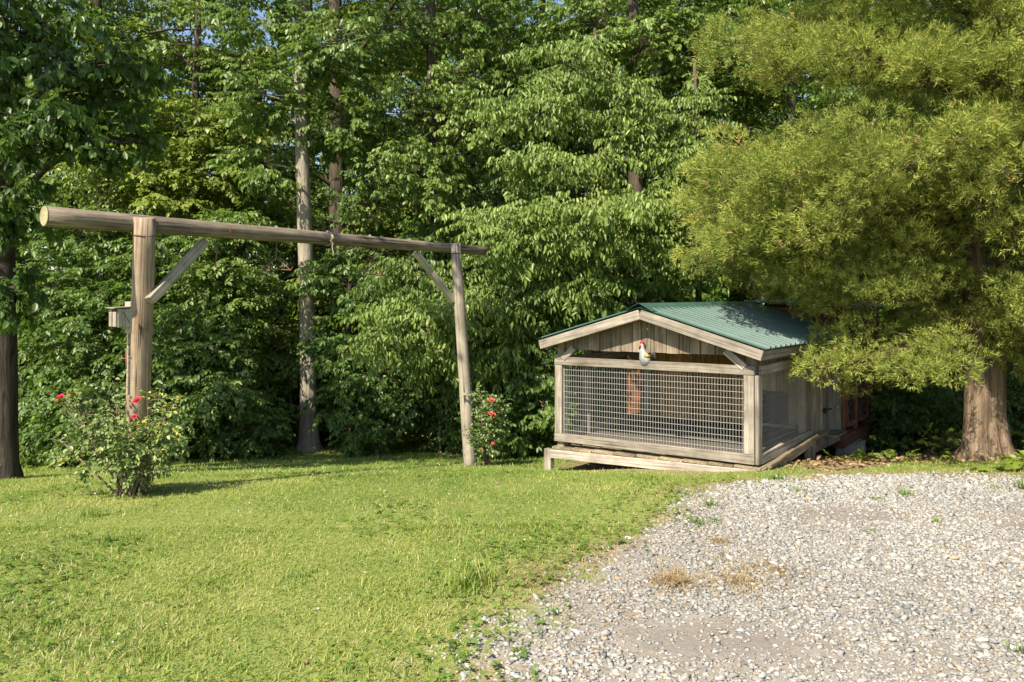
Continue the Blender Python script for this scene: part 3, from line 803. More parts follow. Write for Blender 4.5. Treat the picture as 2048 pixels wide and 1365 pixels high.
# ------------------------------------------------------------------ red cedar
def cedar():
    base = G(1968, 922)
    e = thing('cedar_tree', 'huge olive green cedar with flared twin trunk overhanging the coop', 'tree', base)
    mb = MB()
    def stem(pts, rad, k=16):
        mb.tube(pts, rad, k, True, 0.05)
    stem([(-.05, 0, -.2), (-.05, 0, 0.02), (-.05, 0, .12), (-.05, 0, .32), (-.055, 0, .7), (-.06, .02, 1.3), (-.07, .05, 2.2), (-.06, .05, 3.4), (0, 0, 5.0), (0, 0, 7.4)], [.21, .175, .14, .118, .105, .10, .09, .08, .06, .02])
    stem([(.11, -.02, -.2), (.11, -.02, .02), (.09, -.02, .15), (.075, -.01, .4), (.085, 0, .8), (.17, .02, 1.4), (.33, .1, 2.4), (.48, .2, 4.0)], [.17, .145, .118, .10, .09, .08, .065, .03])
    for a in range(9):
        t = a * 0.72 + 0.2
        mb.tube([(0.03 + .08 * math.cos(t), .08 * math.sin(t), .34), (0.03 + .15 * math.cos(t), .15 * math.sin(t), .10), (0.03 + .28 * math.cos(t), .28 * math.sin(t), -.05)], [.045, .055, .032], 7, False)
    link('trunk', mb.mesh('trunk'), M['bark_cedar'], e)
    # feathery twig tufts
    tm = []
    for q_ in range(6):
        r = np.random.default_rng(200 + q_); Vs = []; Ts = []; As = []; off = 0
        for q in range(15):
            d = np.array([1.0, r.normal(0, .6), r.normal(0, .55)]); d /= np.linalg.norm(d)
            L = r.uniform(.020, .056); p0 = np.array([r.uniform(0, .045), r.normal(0, .012), r.normal(0, .012)])
            sd = np.cross(d, r.normal(size=3)); sd /= np.linalg.norm(sd); w = r.uniform(.0026, .0042)
            Vs += [p0 - sd * w, p0 + sd * w, p0 + d * L]; Ts.append((off, off + 1, off + 2)); off += 3
            As.append(r.normal(0, .10))
        tm.append((np.array(Vs), np.array(Ts), np.array(As)))
    def bough_mesh(L, seed):
        random.seed(seed)
        limb = MB(); PP, DD, VV = [], [], []
        pts = curve_pts((0, 0, 0), (L, 0, 0.02 * L), 0.06 * L, 0.05 * L, 6)
        limb.tube(pts, [.017 * (1 - .15 * k) for k in range(7)], 5, False)
        ncl = int(4.6 * L) + 2
        for k in range(ncl):
            q = 0.20 + 0.82 * (k + random.random() * .8) / ncl
            j = min(5, int(q * 6)); cc = pts[j].lerp(pts[j + 1], min(1.15, q * 6 - j))
            lat = random.gauss(0, .20) * (0.6 + 0.5 * L / 2)
            cc = cc + Vector((abs(lat) * .3, lat, random.gauss(.04, .09)))
            limb.tube(curve_pts(pts[max(0, j - 1)], cc, .02, .03, 3), [.008, .006, .0045, .003], 4, False)
            if random.random() < 0.5:
                dd = Vector((random.gauss(.6, .5), random.gauss(0, .7), random.gauss(-.1, .4))).normalized() * random.uniform(.15, .4)
                limb.tube(curve_pts(cc - dd * .3, cc + dd, -.02, .05, 4), [.0045, .004, .003, .0025, .0015], 4, False)
            rad = random.uniform(.15, .27); ct = random.gauss(0, .11)
            for m_ in range(int(64 * (rad / .21) ** 2)):
                u = Vector((random.gauss(.25, 1), random.gauss(0, 1), random.gauss(.3, .8))).normalized()
                rr = rad * random.uniform(.35, 1.0) ** .6 * (1 + random.gauss(0, .10))
                PP.append(cc + Vector((u.x * rr * 1.2, u.y * rr * 1.1, u.z * rr * .70)))
                DD.append(u * .8 + Vector((.55, 0, .35)) + Vector((random.gauss(0, .25), random.gauss(0, .25), random.gauss(0, .25))))
                VV.append(.46 + ct + random.gauss(0, .07) + (.5 if random.random() < .025 else 0))
        PP = np.array(PP); DD = np.array(DD); VV = np.array(VV)
        V, T, A = stamp(tm, PP, DD, rng.uniform(.85, 1.3, len(PP)), VV, rng.uniform(0, 6.28, len(PP)))
        lv = np.array([tuple(v) for v in limb.V]); lt = []
        for f4 in limb.Fs:
            lt.append((f4[0], f4[1], f4[2])); lt.append((f4[0], f4[2], f4[3]))
        lt = np.array(lt)
        me = np_mesh('bough', np.concatenate([V, lv]), np.concatenate([T, lt + len(V)]), {'var': np.clip(np.concatenate([A, np.zeros(len(lt))]), 0, 1)})
        me.materials.append(M['cedar']); me.materials.append(M['bark_cedar'])
        me.polygons.foreach_set('material_index', np.concatenate([np.zeros(len(T), np.int32), np.ones(len(lt), np.int32)]))
        return me
    LEN = (1.0, 1.55, 2.1, 2.65)
    kinds = [[bough_mesh(L, 900 + 10 * i + j) for j in range(2)] for i, L in enumerate(LEN)]
    random.seed(11)
    N = 235; NX = 70; placed = 0
    for i in range(N + NX):
        f = (i + random.random()) / N
        h0 = 0.98 + 6.3 * f ** 1.15
        az = i * 2.39996 + random.gauss(0, .2)
        h0 = max(1.0, round((h0 + .3 * math.sin(2 * az)) / .82) * .82 - .3 * math.sin(2 * az) + random.gauss(0, .11))   # tiers with gaps
        if i >= N + 30:                  # drooping skirt on the sunny side
            f = 0.02; h0 = random.uniform(.88, 1.3); az = random.uniform(3.5, 6.1)
        elif i >= N:                     # low boughs reaching over the coop roof
            f = random.uniform(.16, .2); h0 = random.uniform(1.5, 2.2); az = random.uniform(2.5, 3.5)
        elif math.sin(az) > 0.3 and random.random() < 0.55:
            continue
        if h0 < 1.6 and abs((az % (2 * math.pi)) - 4.11) < 0.36: continue   # gap where the sun reaches the trunk
        prof = 2.5 * (1 - 0.55 * max(0, f - 0.25)) * (0.82 + 0.18 * min(1, f / 0.12))
        R = prof * random.uniform(0.62, 1.04)
        cx, sy = math.cos(az), math.sin(az)
        if sy < 0: R *= 1 - 0.22 * (-sy)
        if cx < -0.3: R *= 0.97
        slope = 0.02 + 0.20 * f - (0.15 if f < 0.14 else 0) + random.gauss(0, .05)
        for _ in range(14):
            bad = False
            for g_ in (.75, 1.0, 1.08):
                qx, qy = coop_local(cx * R * g_ + base.x, sy * R * g_ + base.y)
                zz = h0 + slope * R * g_ + base.z
                rf = 1.12 - 0.28 * abs(qx - CW / 2)
                if -.5 < qx < CW + .40 and qy < 4.1 and zz < rf + 0.12: bad = True
                if -.5 < qx < CW + .45 and qy < 0.62 + 0.85 * max(0, CW + .1 - qx) and zz < rf + 0.5: bad = True
            if not bad: break
            R *= 0.9
        if R < 0.55 or (bad and R < 0.8): continue
        if f < 0.12 and abs(cx) < 0.22 and sy < 0: h0 += 0.12      # leave the foot of the trunk in view
        ki = min(range(4), key=lambda k: abs(LEN[k] - R))
        o = link('bough', random.choice(kinds[ki]), None, e)
        k = R / LEN[ki]; k = max(.8, min(1.2, k))
        o.location = (-.04 + cx * max(0, R - LEN[ki] * k) , .03 + sy * max(0, R - LEN[ki] * k), h0)
        o.rotation_mode = 'XYZ'
        o.rotation_euler = (random.gauss(0, .25), -math.atan(slope), az)
        o.scale = (k, k * random.choice((-1, 1)), k)
        placed += 1
    print('boughs', placed)
cedar()

# ------------------------------------------------------------------ hanging frame of poles
BD = Vector((0.63, 0.777, 0)).normalized()
BN = Vector((BD.y, -BD.x, 0))
LP = P(280, 452, 5.2); RP = P(910, 497, 7.83)
fb = Vector((LP.x, LP.y, float(ground(LP.x, LP.y))))
frame = thing('pole_frame', 'log beam on two weathered wooden poles standing on the lawn', 'pole frame', fb)
def pole(name, a, b_, ra, rb, mat, k=20, rough=0.012, n=9, parent=frame):
    a = Vector(a) - fb; b_ = Vector(b_) - fb
    L = (b_ - a).length
    mb = MB()
    mb.tube([(0.006 * math.sin(i * 1.1) if 0 < i < n else 0, 0, L * i / n) for i in range(n + 1)], [ra + (rb - ra) * i / n for i in range(n + 1)], k, True, rough)
    me = mb.mesh(name)
    o = link(name, me, M[mat], parent)
    q = (b_ - a).to_track_quat('Z', 'Y').to_matrix().to_4x4(); q.translation = a
    o.matrix_basis = q
    return o
d0 = P(90, 433, 4.755); d1 = P(977, 503, 8.04)
beam = pole('beam', d0, d1, 0.064, 0.044, 'beam_wood', 24, 0.015, 24)
cut = link('cut_end', (lambda m_: (m_.tube([(0, 0, -.002), (0, 0, -.008)], [.0615, .0605], 24), m_.mesh('cut_end'))[1])(MB()), M['cut_wood'], beam)
lpx = (270 - 1024) / F
lt = LP + BN * 0.062; lt.z = CH + 155 * 5.15 / F
lb = G(271, 985) + Vector((0, 0, -0.15))
lpost = pole('post', lb, lt, 0.084, 0.068, 'pole_brown', 22, 0.012)
rt = P(911, 487, 7.545); rb_ = G(943, 935) + Vector((0, 0, -.15))
rb_ = Vector((P(943, 935, 7.55).x, 7.55, P(943, 935, 7.55).z - .15))
rpost = pole('post', rb_, rt, 0.066, 0.050, 'pole_grey', 22, 0.014)
def lb_(name, a, b_, w, t, wd, mat, parent=frame):
    return board(name, Vector(a) - fb, Vector(b_) - fb, w, t, wd, mat, parent)
lb_('brace', P(300, 602, 5.17), P(410, 484, 5.62), 0.062, 0.058, BN, M['brace_wood'])
lb_('brace', P(831, 505, 7.28), P(907, 603, 7.53), 0.055, 0.052, BN, M['brace_wood'])
# wire wraps at the lashings, lag nuts along the top, iron peg
def ring(parent, zc, r, name, mat, tr=0.004):
    mb = MB(); n = 24
    for i in range(n):
        a0, a1 = 2 * math.pi * i / n, 2 * math.pi * (i + 1) / n
        mb.tube([(r * math.cos(a0), r * math.sin(a0), zc), (r * math.cos(a1), r * math.sin(a1), zc)], [tr, tr], 5, False)
    return link(name, mb.mesh(name), M[mat], parent)
ring(lpost, (lt - lb).length - 0.118, 0.0715, 'wire_band', 'rust', 0.003)
ring(rpost, (rt - rb_).length - 0.10, 0.056, 'wire_band', 'black', 0.003)
def on_beam(px):
    k = (px - 1024) / F
    t = (d0.x - k * d0.y) / (k * (d1.y - d0.y) - (d1.x - d0.x))
    p = d0.lerp(d1, t); return p, 0.064 + (0.044 - 0.064) * t
for px in (430, 553, 655, 740, 820):
    p, r = on_beam(px)
    mb = MB(); c = p - fb + Vector((0, 0, r))
    mb.tube([c + Vector((0, 0, -.02)), c + Vector((0, 0, .004)), c + Vector((0, 0, .0042)), c + Vector((0, 0, .014))], [.016, .016, .009, .009], 6)
    link('lag_nut', mb.mesh('lag_nut', False), M['steel'], frame)
mb = MB(); a = P(254, 717, 5.12) - fb
mb.tube([a + Vector((.03, 0, 0)), a + Vector((-.05, 0, -.002))], [.005, .005], 6)
mb.tube([a + Vector((-.003, 0, .05)), a + Vector((-.003, 0, -.07))], [.006, .006], 6)
link('iron_peg', mb.mesh('iron_peg'), M['rust'], frame)
lb_('backing_strip', P(258, 660, 5.12), P(256, 790, 5.12), 0.022, 0.018, BN, M['pole_grey'])
mb = MB(); p, r = on_beam(449)
s = p + BN * (r + .006) - fb
mb.tube([s + Vector((0, 0, .03)), s + BN * .014 + Vector((0, 0, .03)), s + BN * .016 + Vector((0, 0, -.015)), s + BN * .02 + BD * .02 + Vector((0, 0, -.018))], [.0045] * 4, 5)
link('hook', mb.mesh('hook'), M['rust'], frame)
# hangers below the beam
def hanger(px, pts, label, mat='rust', r=0.0055, chain=True):
    p, rr = on_beam(px)
    Y = p.y
    base = p - Vector((0, 0, rr))
    e = thing('hanger', label, 'hanger', base, 0, 'rusty hangers under the log beam')
    if chain:
        mb = MB(); a = Vector((0, 0, .03)); b_ = P(*pts[0], Y) - base
        n = max(3, int((b_ - a).length / .022))
        for i in range(n):
            q0 = a.lerp(b_, i / n); q1 = a.lerp(b_, (i + 1.25) / n)
            off = Vector((.005, 0, 0)) if i % 2 else Vector((0, .005, 0))
            mb.tube([q0, q0.lerp(q1, .5) + off, q1], [.0022] * 3, 4); mb.tube([q0, q0.lerp(q1, .5) - off, q1], [.0022] * 3, 4)
        link('chain', mb.mesh('chain'), M['dark_wire'], e)
    mb = MB()
    mb.tube([P(x, y, Y + dy) - base for x, y, dy in [(q + (0,))[:3] if len(q) == 2 else q for q in pts]], [r] * len(pts), 6)
    link('rod', mb.mesh('rod'), M[mat], e)
    return e
hanger(432, [(433, 492), (434, 505), (431, 528), (424, 534), (420, 530)], 'leftmost rusty hook hanging from the beam beside the left brace')
hanger(553, [(553, 516), (528, 536), (521, 531), (528, 537), (582, 541), (586, 534), (580, 540), (553, 516)], 'rusty triangle hanger in front of the pale tree trunk')
hanger(745, [(748, 518), (750, 526), (728, 547), (722, 541), (729, 548), (769, 551), (773, 547), (767, 550), (750, 526)], 'rusty triangle hanger right of the knotted rope')
hanger(818, [(822, 519), (822, 529), (806, 550), (812, 552), (838, 551)], 'rusty bent hanger closest to the right brace')
p, rr = on_beam(655)
mb = MB(); o0 = p - Vector((0, 0, rr)); rp = []
for i in range(26):
    a = i / 25 * 2 * math.pi
    rp.append(Vector((math.cos(a) * BN.x, math.cos(a) * BN.y, math.sin(a))) * (rr + .006) + Vector((0, 0, rr)))
mb.tube(rp, [.005] * 26, 6, False)
fr = BN * (rr + .008) + Vector((0, 0, rr))
mb.tube([fr + Vector((0, 0, .03)), fr + Vector((.01, 0, .005)), fr + Vector((-.012, 0, -.02)), fr + Vector((.006, 0, -.04)), fr + Vector((.0, 0, -.075)), fr + Vector((.012, -.005, -.12)), fr + Vector((.012, -.005, -.15))], [.006, .010, .012, .009, .005, .005, .010], 7)
tag(link('knotted_rope', mb.mesh('knotted_rope'), M['rope'], None, o0), 'short knotted old rope looped over the middle of the beam', 'rope')

# ------------------------------------------------------------------ bird box on the left post
bx = P(241, 655, 5.03)
bb_ = thing('bird_box', 'small grey wooden bird box fixed to the left pole', 'bird box', bx, math.radians(57))
# local: -X is the front (faces left towards the sun), +Y away
gw = M['pole_grey']; gw = wood_mat('bird_box_wood', (0.20, 0.18, 0.14), (0.38, 0.355, 0.30), (0.50, 0.48, 0.43), 0, 0.5)
bb_.scale = (.86, .86, .86)
board('back_board', (0.062, 0, -0.05), (0.062, 0, 0.195), 0.075, 0.016, (0, 1, 0), gw, bb_)
board('front_panel', (-0.058, 0, 0.005), (-0.058, 0, 0.118), 0.095, 0.014, (0, 1, 0), gw, bb_)
board('side_panel', (0.003, -0.047, 0.0), (0.003, -0.047, 0.140), 0.106, 0.012, (1, 0, 0), gw, bb_)
board('side_panel', (0.003, 0.047, 0.0), (0.003, 0.047, 0.140), 0.106, 0.012, (1, 0, 0), gw, bb_)
board('floor_panel', (-0.05, 0, 0.008), (0.05, 0, 0.008), 0.08, 0.012, (0, 1, 0), gw, bb_)
board('lid', (-0.085, 0, 0.147), (0.053, 0, 0.153), 0.125, 0.010, (0, 1, 0), gw, bb_)
board('split_line', (-0.015, -0.0541, 0.12), (0.045, -0.0541, 0.03), 0.004, 0.002, (1, 0, 0), M['black'], bb_)

# ------------------------------------------------------------------ chicken coop
cz = 0.0
coop = thing('chicken_coop', 'weathered wooden chicken coop with wire front and green metal roof', 'chicken coop', (C_ORG.x, C_ORG.y, cz), CR)
W = CW
GW = M['grey_wood']
XA, YA, ZA = (1, 0, 0), (0, 1, 0), (0, 0, 1)
zt = lambda x: 0.605 + 0.021 * x / W        # top rail centre
zb = lambda x: -0.106 + 0.034 * x / W       # bottom rail centre
zd = lambda x: -0.195 + 0.073 * x / W       # deck top (sags to the left)
def cb(name, a, b_, w, t, wd, mat=GW): return board(name, a, b_, w, t, wd, mat, coop)
# front frame
cb('post', (0.037, 0.0, -0.21), (0.037, 0.0, 0.735), 0.072, 0.070, XA)
cb('post', (W - 0.037, 0.006, -0.10), (W - 0.037, 0.006, 0.76), 0.072, 0.060, XA)
cb('top_rail', (-0.012, -0.052, zt(0)), (W + .002, -0.052, zt(W)), 0.074, 0.034, ZA)
cb('bottom_rail', (-0.012, -0.052, zb(0)), (W + .002, -0.052, zb(W)), 0.076, 0.034, ZA)
cb('face_board', (0.030, -0.051, zb(0) + .039), (0.030, -0.051, zt(0) - .038), 0.078, 0.030, XA)
cb('face_board', (W - 0.044, -0.051, zb(W) + .039), (W - 0.044, -0.051, zt(W) - .038), 0.084, 0.030, XA)
cb('corner_trim', (W + 0.022, -0.030, zb(W) - .036), (W + 0.022, -0.030, zt(W) - .038), 0.074, 0.034, YA)
# wire mesh panels
def wire_panel(name, o, ex, L, H, sx, sz, r, mat, slope=0.0):
    mb = MB(); o = Vector(o); ex = Vector(ex)
    nrm = ex.cross(Vector((0, 0, 1)))
    n = int(L / sx)
    for i in range(n + 1):
        p = o + ex * (i * sx) + Vector((0, 0, slope * i * sx))
        mb.tube([p, p + Vector((0, 0, H))], [r, r], 4, False)
    for j in range(int(H / sz) + 1):
        p = o + Vector((0, 0, j * sz)) + nrm * r * 1.6
        mb.tube([p, p + ex * L + Vector((0, 0, slope * L))], [r, r], 4, False)
    return link(name, mb.mesh(name), M[mat], coop)
wire_panel('wire_mesh', (0.055, -0.033, zb(0) + .02), (1, 0, 0), W - 0.11, 0.66, 0.0254, 0.0508, 0.0016, 'wire', 0.015)
wire_panel('wire_mesh', (W + 0.004, 0.0, zb(W) + .0), (0, 1, 0), 1.15, 0.66, 0.0254, 0.0508, 0.0010, 'wire', 0)
wire_panel('wire_mesh', (0.004, 0.0, zb(0) + .0), (0, 1, 0), 1.65, 0.85, 0.0254, 0.0508, 0.0011, 'dark_wire', 0)
wire_panel('wire_mesh', (0.05, 0.05, -0.40), (1, 0, 0), 0.9, 0.2, 0.0254, 0.0254, 0.0009, 'dark_wire', 0.02)
# deck planks
n = 9; x = -0.03
for i in range(n):
    w = (W + 0.09) / n
    xc = -0.03 + w * (i + .5)
    pr = -0.088 + 0.016 * (i / n) + random.uniform(-.012, .012)
    cb('deck_plank', (xc, pr, zd(xc) - .012 + random.uniform(-.002, .002)), (xc, 1.72, zd(xc) + .03), w - 0.006, 0.022, XA, M['deck_wood'])
cb('joist', (-0.03, -0.098, zd(0) - .065), (W + .03, -0.066, zd(W) - .062), 0.078, 0.036, ZA)
cb('joist', (0.0, 1.60, zd(0) - .045), (W, 1.60, zd(W) - .045), 0.08, 0.04, ZA)
cb('joist', (W + .048, -0.05, zd(W) - .058), (W + .048, 1.25, zd(W) + .02), 0.085, 0.036, ZA)
cb('joist', (0.0, -0.10, zd(0) - .06), (0.0, 1.6, zd(0) - .04), 0.08, 0.036, ZA)
cb('leg', (-0.06, -0.085, -0.52), (-0.06, -0.085, zd(0) - .024), 0.075, 0.060, XA)
cb('leg', (0.0, 1.62, -0.75), (0.0, 1.62, -0.2), 0.075, 0.07, XA)
cb('leg', (W + .03, 1.22, -0.55), (W + .03, 1.22, -0.08), 0.075, 0.07, XA)
cb('leg', (W - .04, -0.03, -0.5), (W - .04, -0.03, -0.16), 0.075, 0.05, XA)
# side frame (right)
cb('side_rail', (W + 0.022, 0.010, zt(W)), (W + 0.022, 1.20, zt(W) + .01), 0.074, 0.034, ZA)
cb('side_rail', (W + 0.022, 0.010, zb(W)), (W + 0.022, 1.25, zb(W) + .02), 0.082, 0.034, ZA)
cb('post', (W - 0.02, 1.19, -0.2), (W - 0.02, 1.19, 0.80), 0.07, 0.07, YA)
cb('ledge', (W + .085, 0.02, -0.125), (W + .085, 1.25, -0.06), 0.04, 0.03, XA, M['deck_wood'])
# left frame and back
cb('post', (0.04, 0.44, -0.2), (0.04, 0.44, 0.80), 0.065, 0.065, XA)
cb('post', (0.04, 1.66, -0.25), (0.04, 1.66, 0.85), 0.07, 0.07, XA)
cb('side_rail', (0.02, 0.05, zt(0)), (0.02, 1.64, zt(0)), 0.07, 0.034, ZA)
cb('side_rail', (0.02, 0.05, zb(0)), (0.02, 1.64, zb(0)), 0.076, 0.034, ZA)
M['skylit_wood'] = wood_mat('skylit_plank_wood', (0.24, 0.19, 0.13), (0.48, 0.41, 0.32), (0.60, 0.53, 0.44), 0, 0.4)  # plank wood lightened to stand in for sky light through the side mesh
# back wall planks
x = 0.0
while x < W - 0.02:
    w = random.choice((0.12, 0.14, 0.155, 0.17)); w = min(w, W - x)
    if 0.03 > w: break
    cx_ = x + w / 2
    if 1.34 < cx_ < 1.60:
        cb('wall_plank', (cx_, 1.70, 0.26), (cx_, 1.70, 0.83), w - 0.005, 0.02, XA, M['skylit_wood'])
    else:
        cb('wall_plank', (cx_, 1.70 + random.uniform(-.004, .004), -0.15), (cx_, 1.70, 0.83), w - 0.007, 0.02, XA, M['brown_wood'] if cx_ < 1.2 else M['skylit_wood'])
    x += w
cb('pop_door', (1.475, 1.712, -0.11), (1.475, 1.712, 0.262), 0.30, 0.01, XA, M['dark_screen'])
cb('door_sill', (1.30, 1.675, -0.085), (1.66, 1.675, -0.075), 0.035, 0.03, ZA)
cb('floor_litter', (0.08, 0.86, -0.134), (W - .02, 0.86, -0.088), 1.60, 0.012, YA, plain_mat('coop_litter', (0.085, 0.075, 0.06), 0.95, 0, 0.4, 30))
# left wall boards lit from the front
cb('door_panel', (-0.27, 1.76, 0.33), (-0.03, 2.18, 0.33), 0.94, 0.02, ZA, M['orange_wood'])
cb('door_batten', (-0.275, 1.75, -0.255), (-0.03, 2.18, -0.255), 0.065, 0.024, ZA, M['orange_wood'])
# coop house behind the run: right wall, top plate
x = 1.25
while x < 2.3:
    w = random.choice((0.13, 0.15, 0.17))
    cb('wall_plank', (W - 0.03, x + w / 2, -0.28), (W - 0.03, x + w / 2, 0.80), w - 0.006, 0.02, YA, GW)
    x += w
cb('top_plate', (W - 0.035, -0.03, 0.765), (W - 0.035, 2.25, 0.765), 0.07, 0.06, ZA, M['brown_wood'])
cb('top_plate', (0.035, -0.03, 0.765), (0.035, 2.25, 0.765), 0.07, 0.06, ZA, M['brown_wood'])
x = 0.03
while x < 1.14:
    w = random.choice((0.12, 0.15)); 
    cb('frieze_board', (W - 0.078, x + w / 2, zt(W) + .045), (W - 0.078, x + w / 2, 0.79), w - 0.006, 0.015, YA, M['brown_wood'])
    x += w
for x in (0.3, 0.8, 1.3, 1.8):
    for s in (0, 1):
        e0 = (0.0 if s == 0 else W, x, 0.80); e1 = (W / 2, x, 1.06)
        cb('rafter', e0, e1, 0.06, 0.035, ZA, M['brown_wood'])
# gable boards
RZ = 1.112; RS = 0.285
x = -0.004
while x < W - 0.01:
    w = random.choice((0.085, 0.09, 0.10, 0.115, 0.125)); w = min(w, W + .01 - x)
    if W + .01 - (x + w) < 0.05: w = W + .01 - x
    zl = 0.712 + 0.024 * x / W + random.uniform(-.003, .003)
    zl_t = RZ - 0.05 - RS * abs(x - W / 2); zr_t = RZ - 0.05 - RS * abs(x + w - W / 2)
    g0 = 0.0032; y0 = -0.024 + random.uniform(-.005, .005); y1 = y0 + 0.02
    xa, xb = x + g0, x + w - g0; cxx = (xa + xb) / 2; czz = zl
    # local X of the board is up so that the grain runs vertically
    vs = []
    for yy in (y0, y1):
        for (xx, zz) in ((xa, zl), (xb, zl), (xb, zr_t), (xa, zl_t)):
            vs.append(((zz - czz), -(xx - cxx), yy))
    mb = MB(); mb.add(vs, [(0, 1, 2, 3), (7, 6, 5, 4), (0, 4, 5, 1), (1, 5, 6, 2), (2, 6, 7, 3), (3, 7, 4, 0)])
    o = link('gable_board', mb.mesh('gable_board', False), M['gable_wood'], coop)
    Mm = Matrix(((0, -1, 0), (0, 0, 1), (1, 0, 0))).to_4x4(); Mm.translation = (cxx, 0, czz); o.matrix_basis = Mm
    x += w
cb('gable_header', (0.0, 0.022, 0.745), (W, 0.022, 0.765), 0.06, 0.04, ZA, M['brown_wood'])
cb('brace', (0.085, -0.055, zt(0) + .02), (0.20, -0.055, 0.735), 0.06, 0.035, ZA)
cb('brace', (W - 0.075, -0.058, zt(W) + .02), (W - 0.235, -0.058, 0.775), 0.06, 0.035, ZA)
# roof
OV = 0.105; FY = -0.165; RL = 2.35
for s in (-1, 1):
    xe = W / 2 + s * (W / 2 + OV)
    a = Vector((W / 2, FY, RZ - 0.012 - .047)); b_ = Vector((xe, FY, RZ - 0.012 - .047 - RS * (W / 2 + OV)))
    a = a + Vector((s * 0.0015, 0, 0))
    cb('fascia', a, b_, 0.082, 0.03, ZA)
    cb('eave_board', (xe - s * .02, FY + .016, b_.z - .002), (xe - s * .02, RL - .02, b_.z - .002), 0.07, 0.02, ZA)
    # sheathing
    cs = []
    mid = (a + b_) / 2
    dv = (b_ - a).normalized(); nv = Vector((-dv.z * 1, 0, dv.x)) if s > 0 else Vector((dv.z, 0, -dv.x))
    m0 = Vector((W / 2, 0, RZ - .012)); m1 = Vector((xe, 0, RZ - .012 - RS * (W / 2 + OV)))
    y = FY + .02; k = 0
    # ribbed metal sheet
    prof = []
    y = FY - 0.025
    pitch = 0.115
    while y < RL:
        prof += [(y, 0.0), (y + .045, 0.0), (y + .050, .004), (y + .060, .004), (y + .065, 0.0), (y + .084, 0.0), (y + .092, .022), (y + .107, .022)]
        y += pitch
    prof.append((y, 0.0))
    V = []; Fs = []
    up = Vector((RS * s, 0, 1)).normalized()
    for j, q in enumerate((m0 + Vector((0, 0, 0)), m1 + Vector((s * .03, 0, -.03 * RS)))):
        for (yy, hh) in prof:
            V.append(q + Vector((0, yy, .012)) + up * hh)
    for j in range(len(prof) - 1):
        Fs.append((j, j + 1, len(prof) + j + 1, len(prof) + j))
    mb = MB(); mb.add(V, Fs)
    ro = link('roof_panel', mb.mesh('roof_panel', False), M['roof'], coop)
    md = ro.modifiers.new('thickness', 'SOLIDIFY'); md.thickness = 0.0015
    for k in range(5):
        t = 0.1 + 0.2 * k
        q = m0.lerp(m1, t)
        board('purlin', (q.x, FY + .02, q.z - .012), (q.x, RL - .03, q.z - .012), 0.06, 0.02, (dv.x, 0, dv.z), M['grey_wood'], coop)
mb = MB()
rc = [(-.13, -.13 * RS + .004), (-.06, -.06 * RS + .022), (0, .034), (.06, -.06 * RS + .022), (.13, -.13 * RS + .004)]
V = [(W / 2 + a_, y_, RZ + .004 + c_) for y_ in (FY - .035, RL) for a_, c_ in rc]
mb.add(V, [(i, i + 1, i + 6, i + 5) for i in range(4)])
ro = link('ridge_cap', mb.mesh('ridge_cap', False), M['roof'], coop); md = ro.modifiers.new('thickness', 'SOLIDIFY'); md.thickness = 0.002
# latch and shelf on the house wall
mb = MB(); mb.box((W - .005, 1.78, .10), (.02, .11, .02)); mb.box((W + .008, 1.76, .10), (.03, .03, .05)); mb.tube([(W, 1.80, .10), (W + .06, 1.80, .12)], [.008, .008], 6)
link('latch', mb.mesh('latch', False), M['black'], coop)
cb('shelf', (W + .05, 1.74, -.14), (W + .05, 2.12, -.14), 0.14, 0.02, XA)

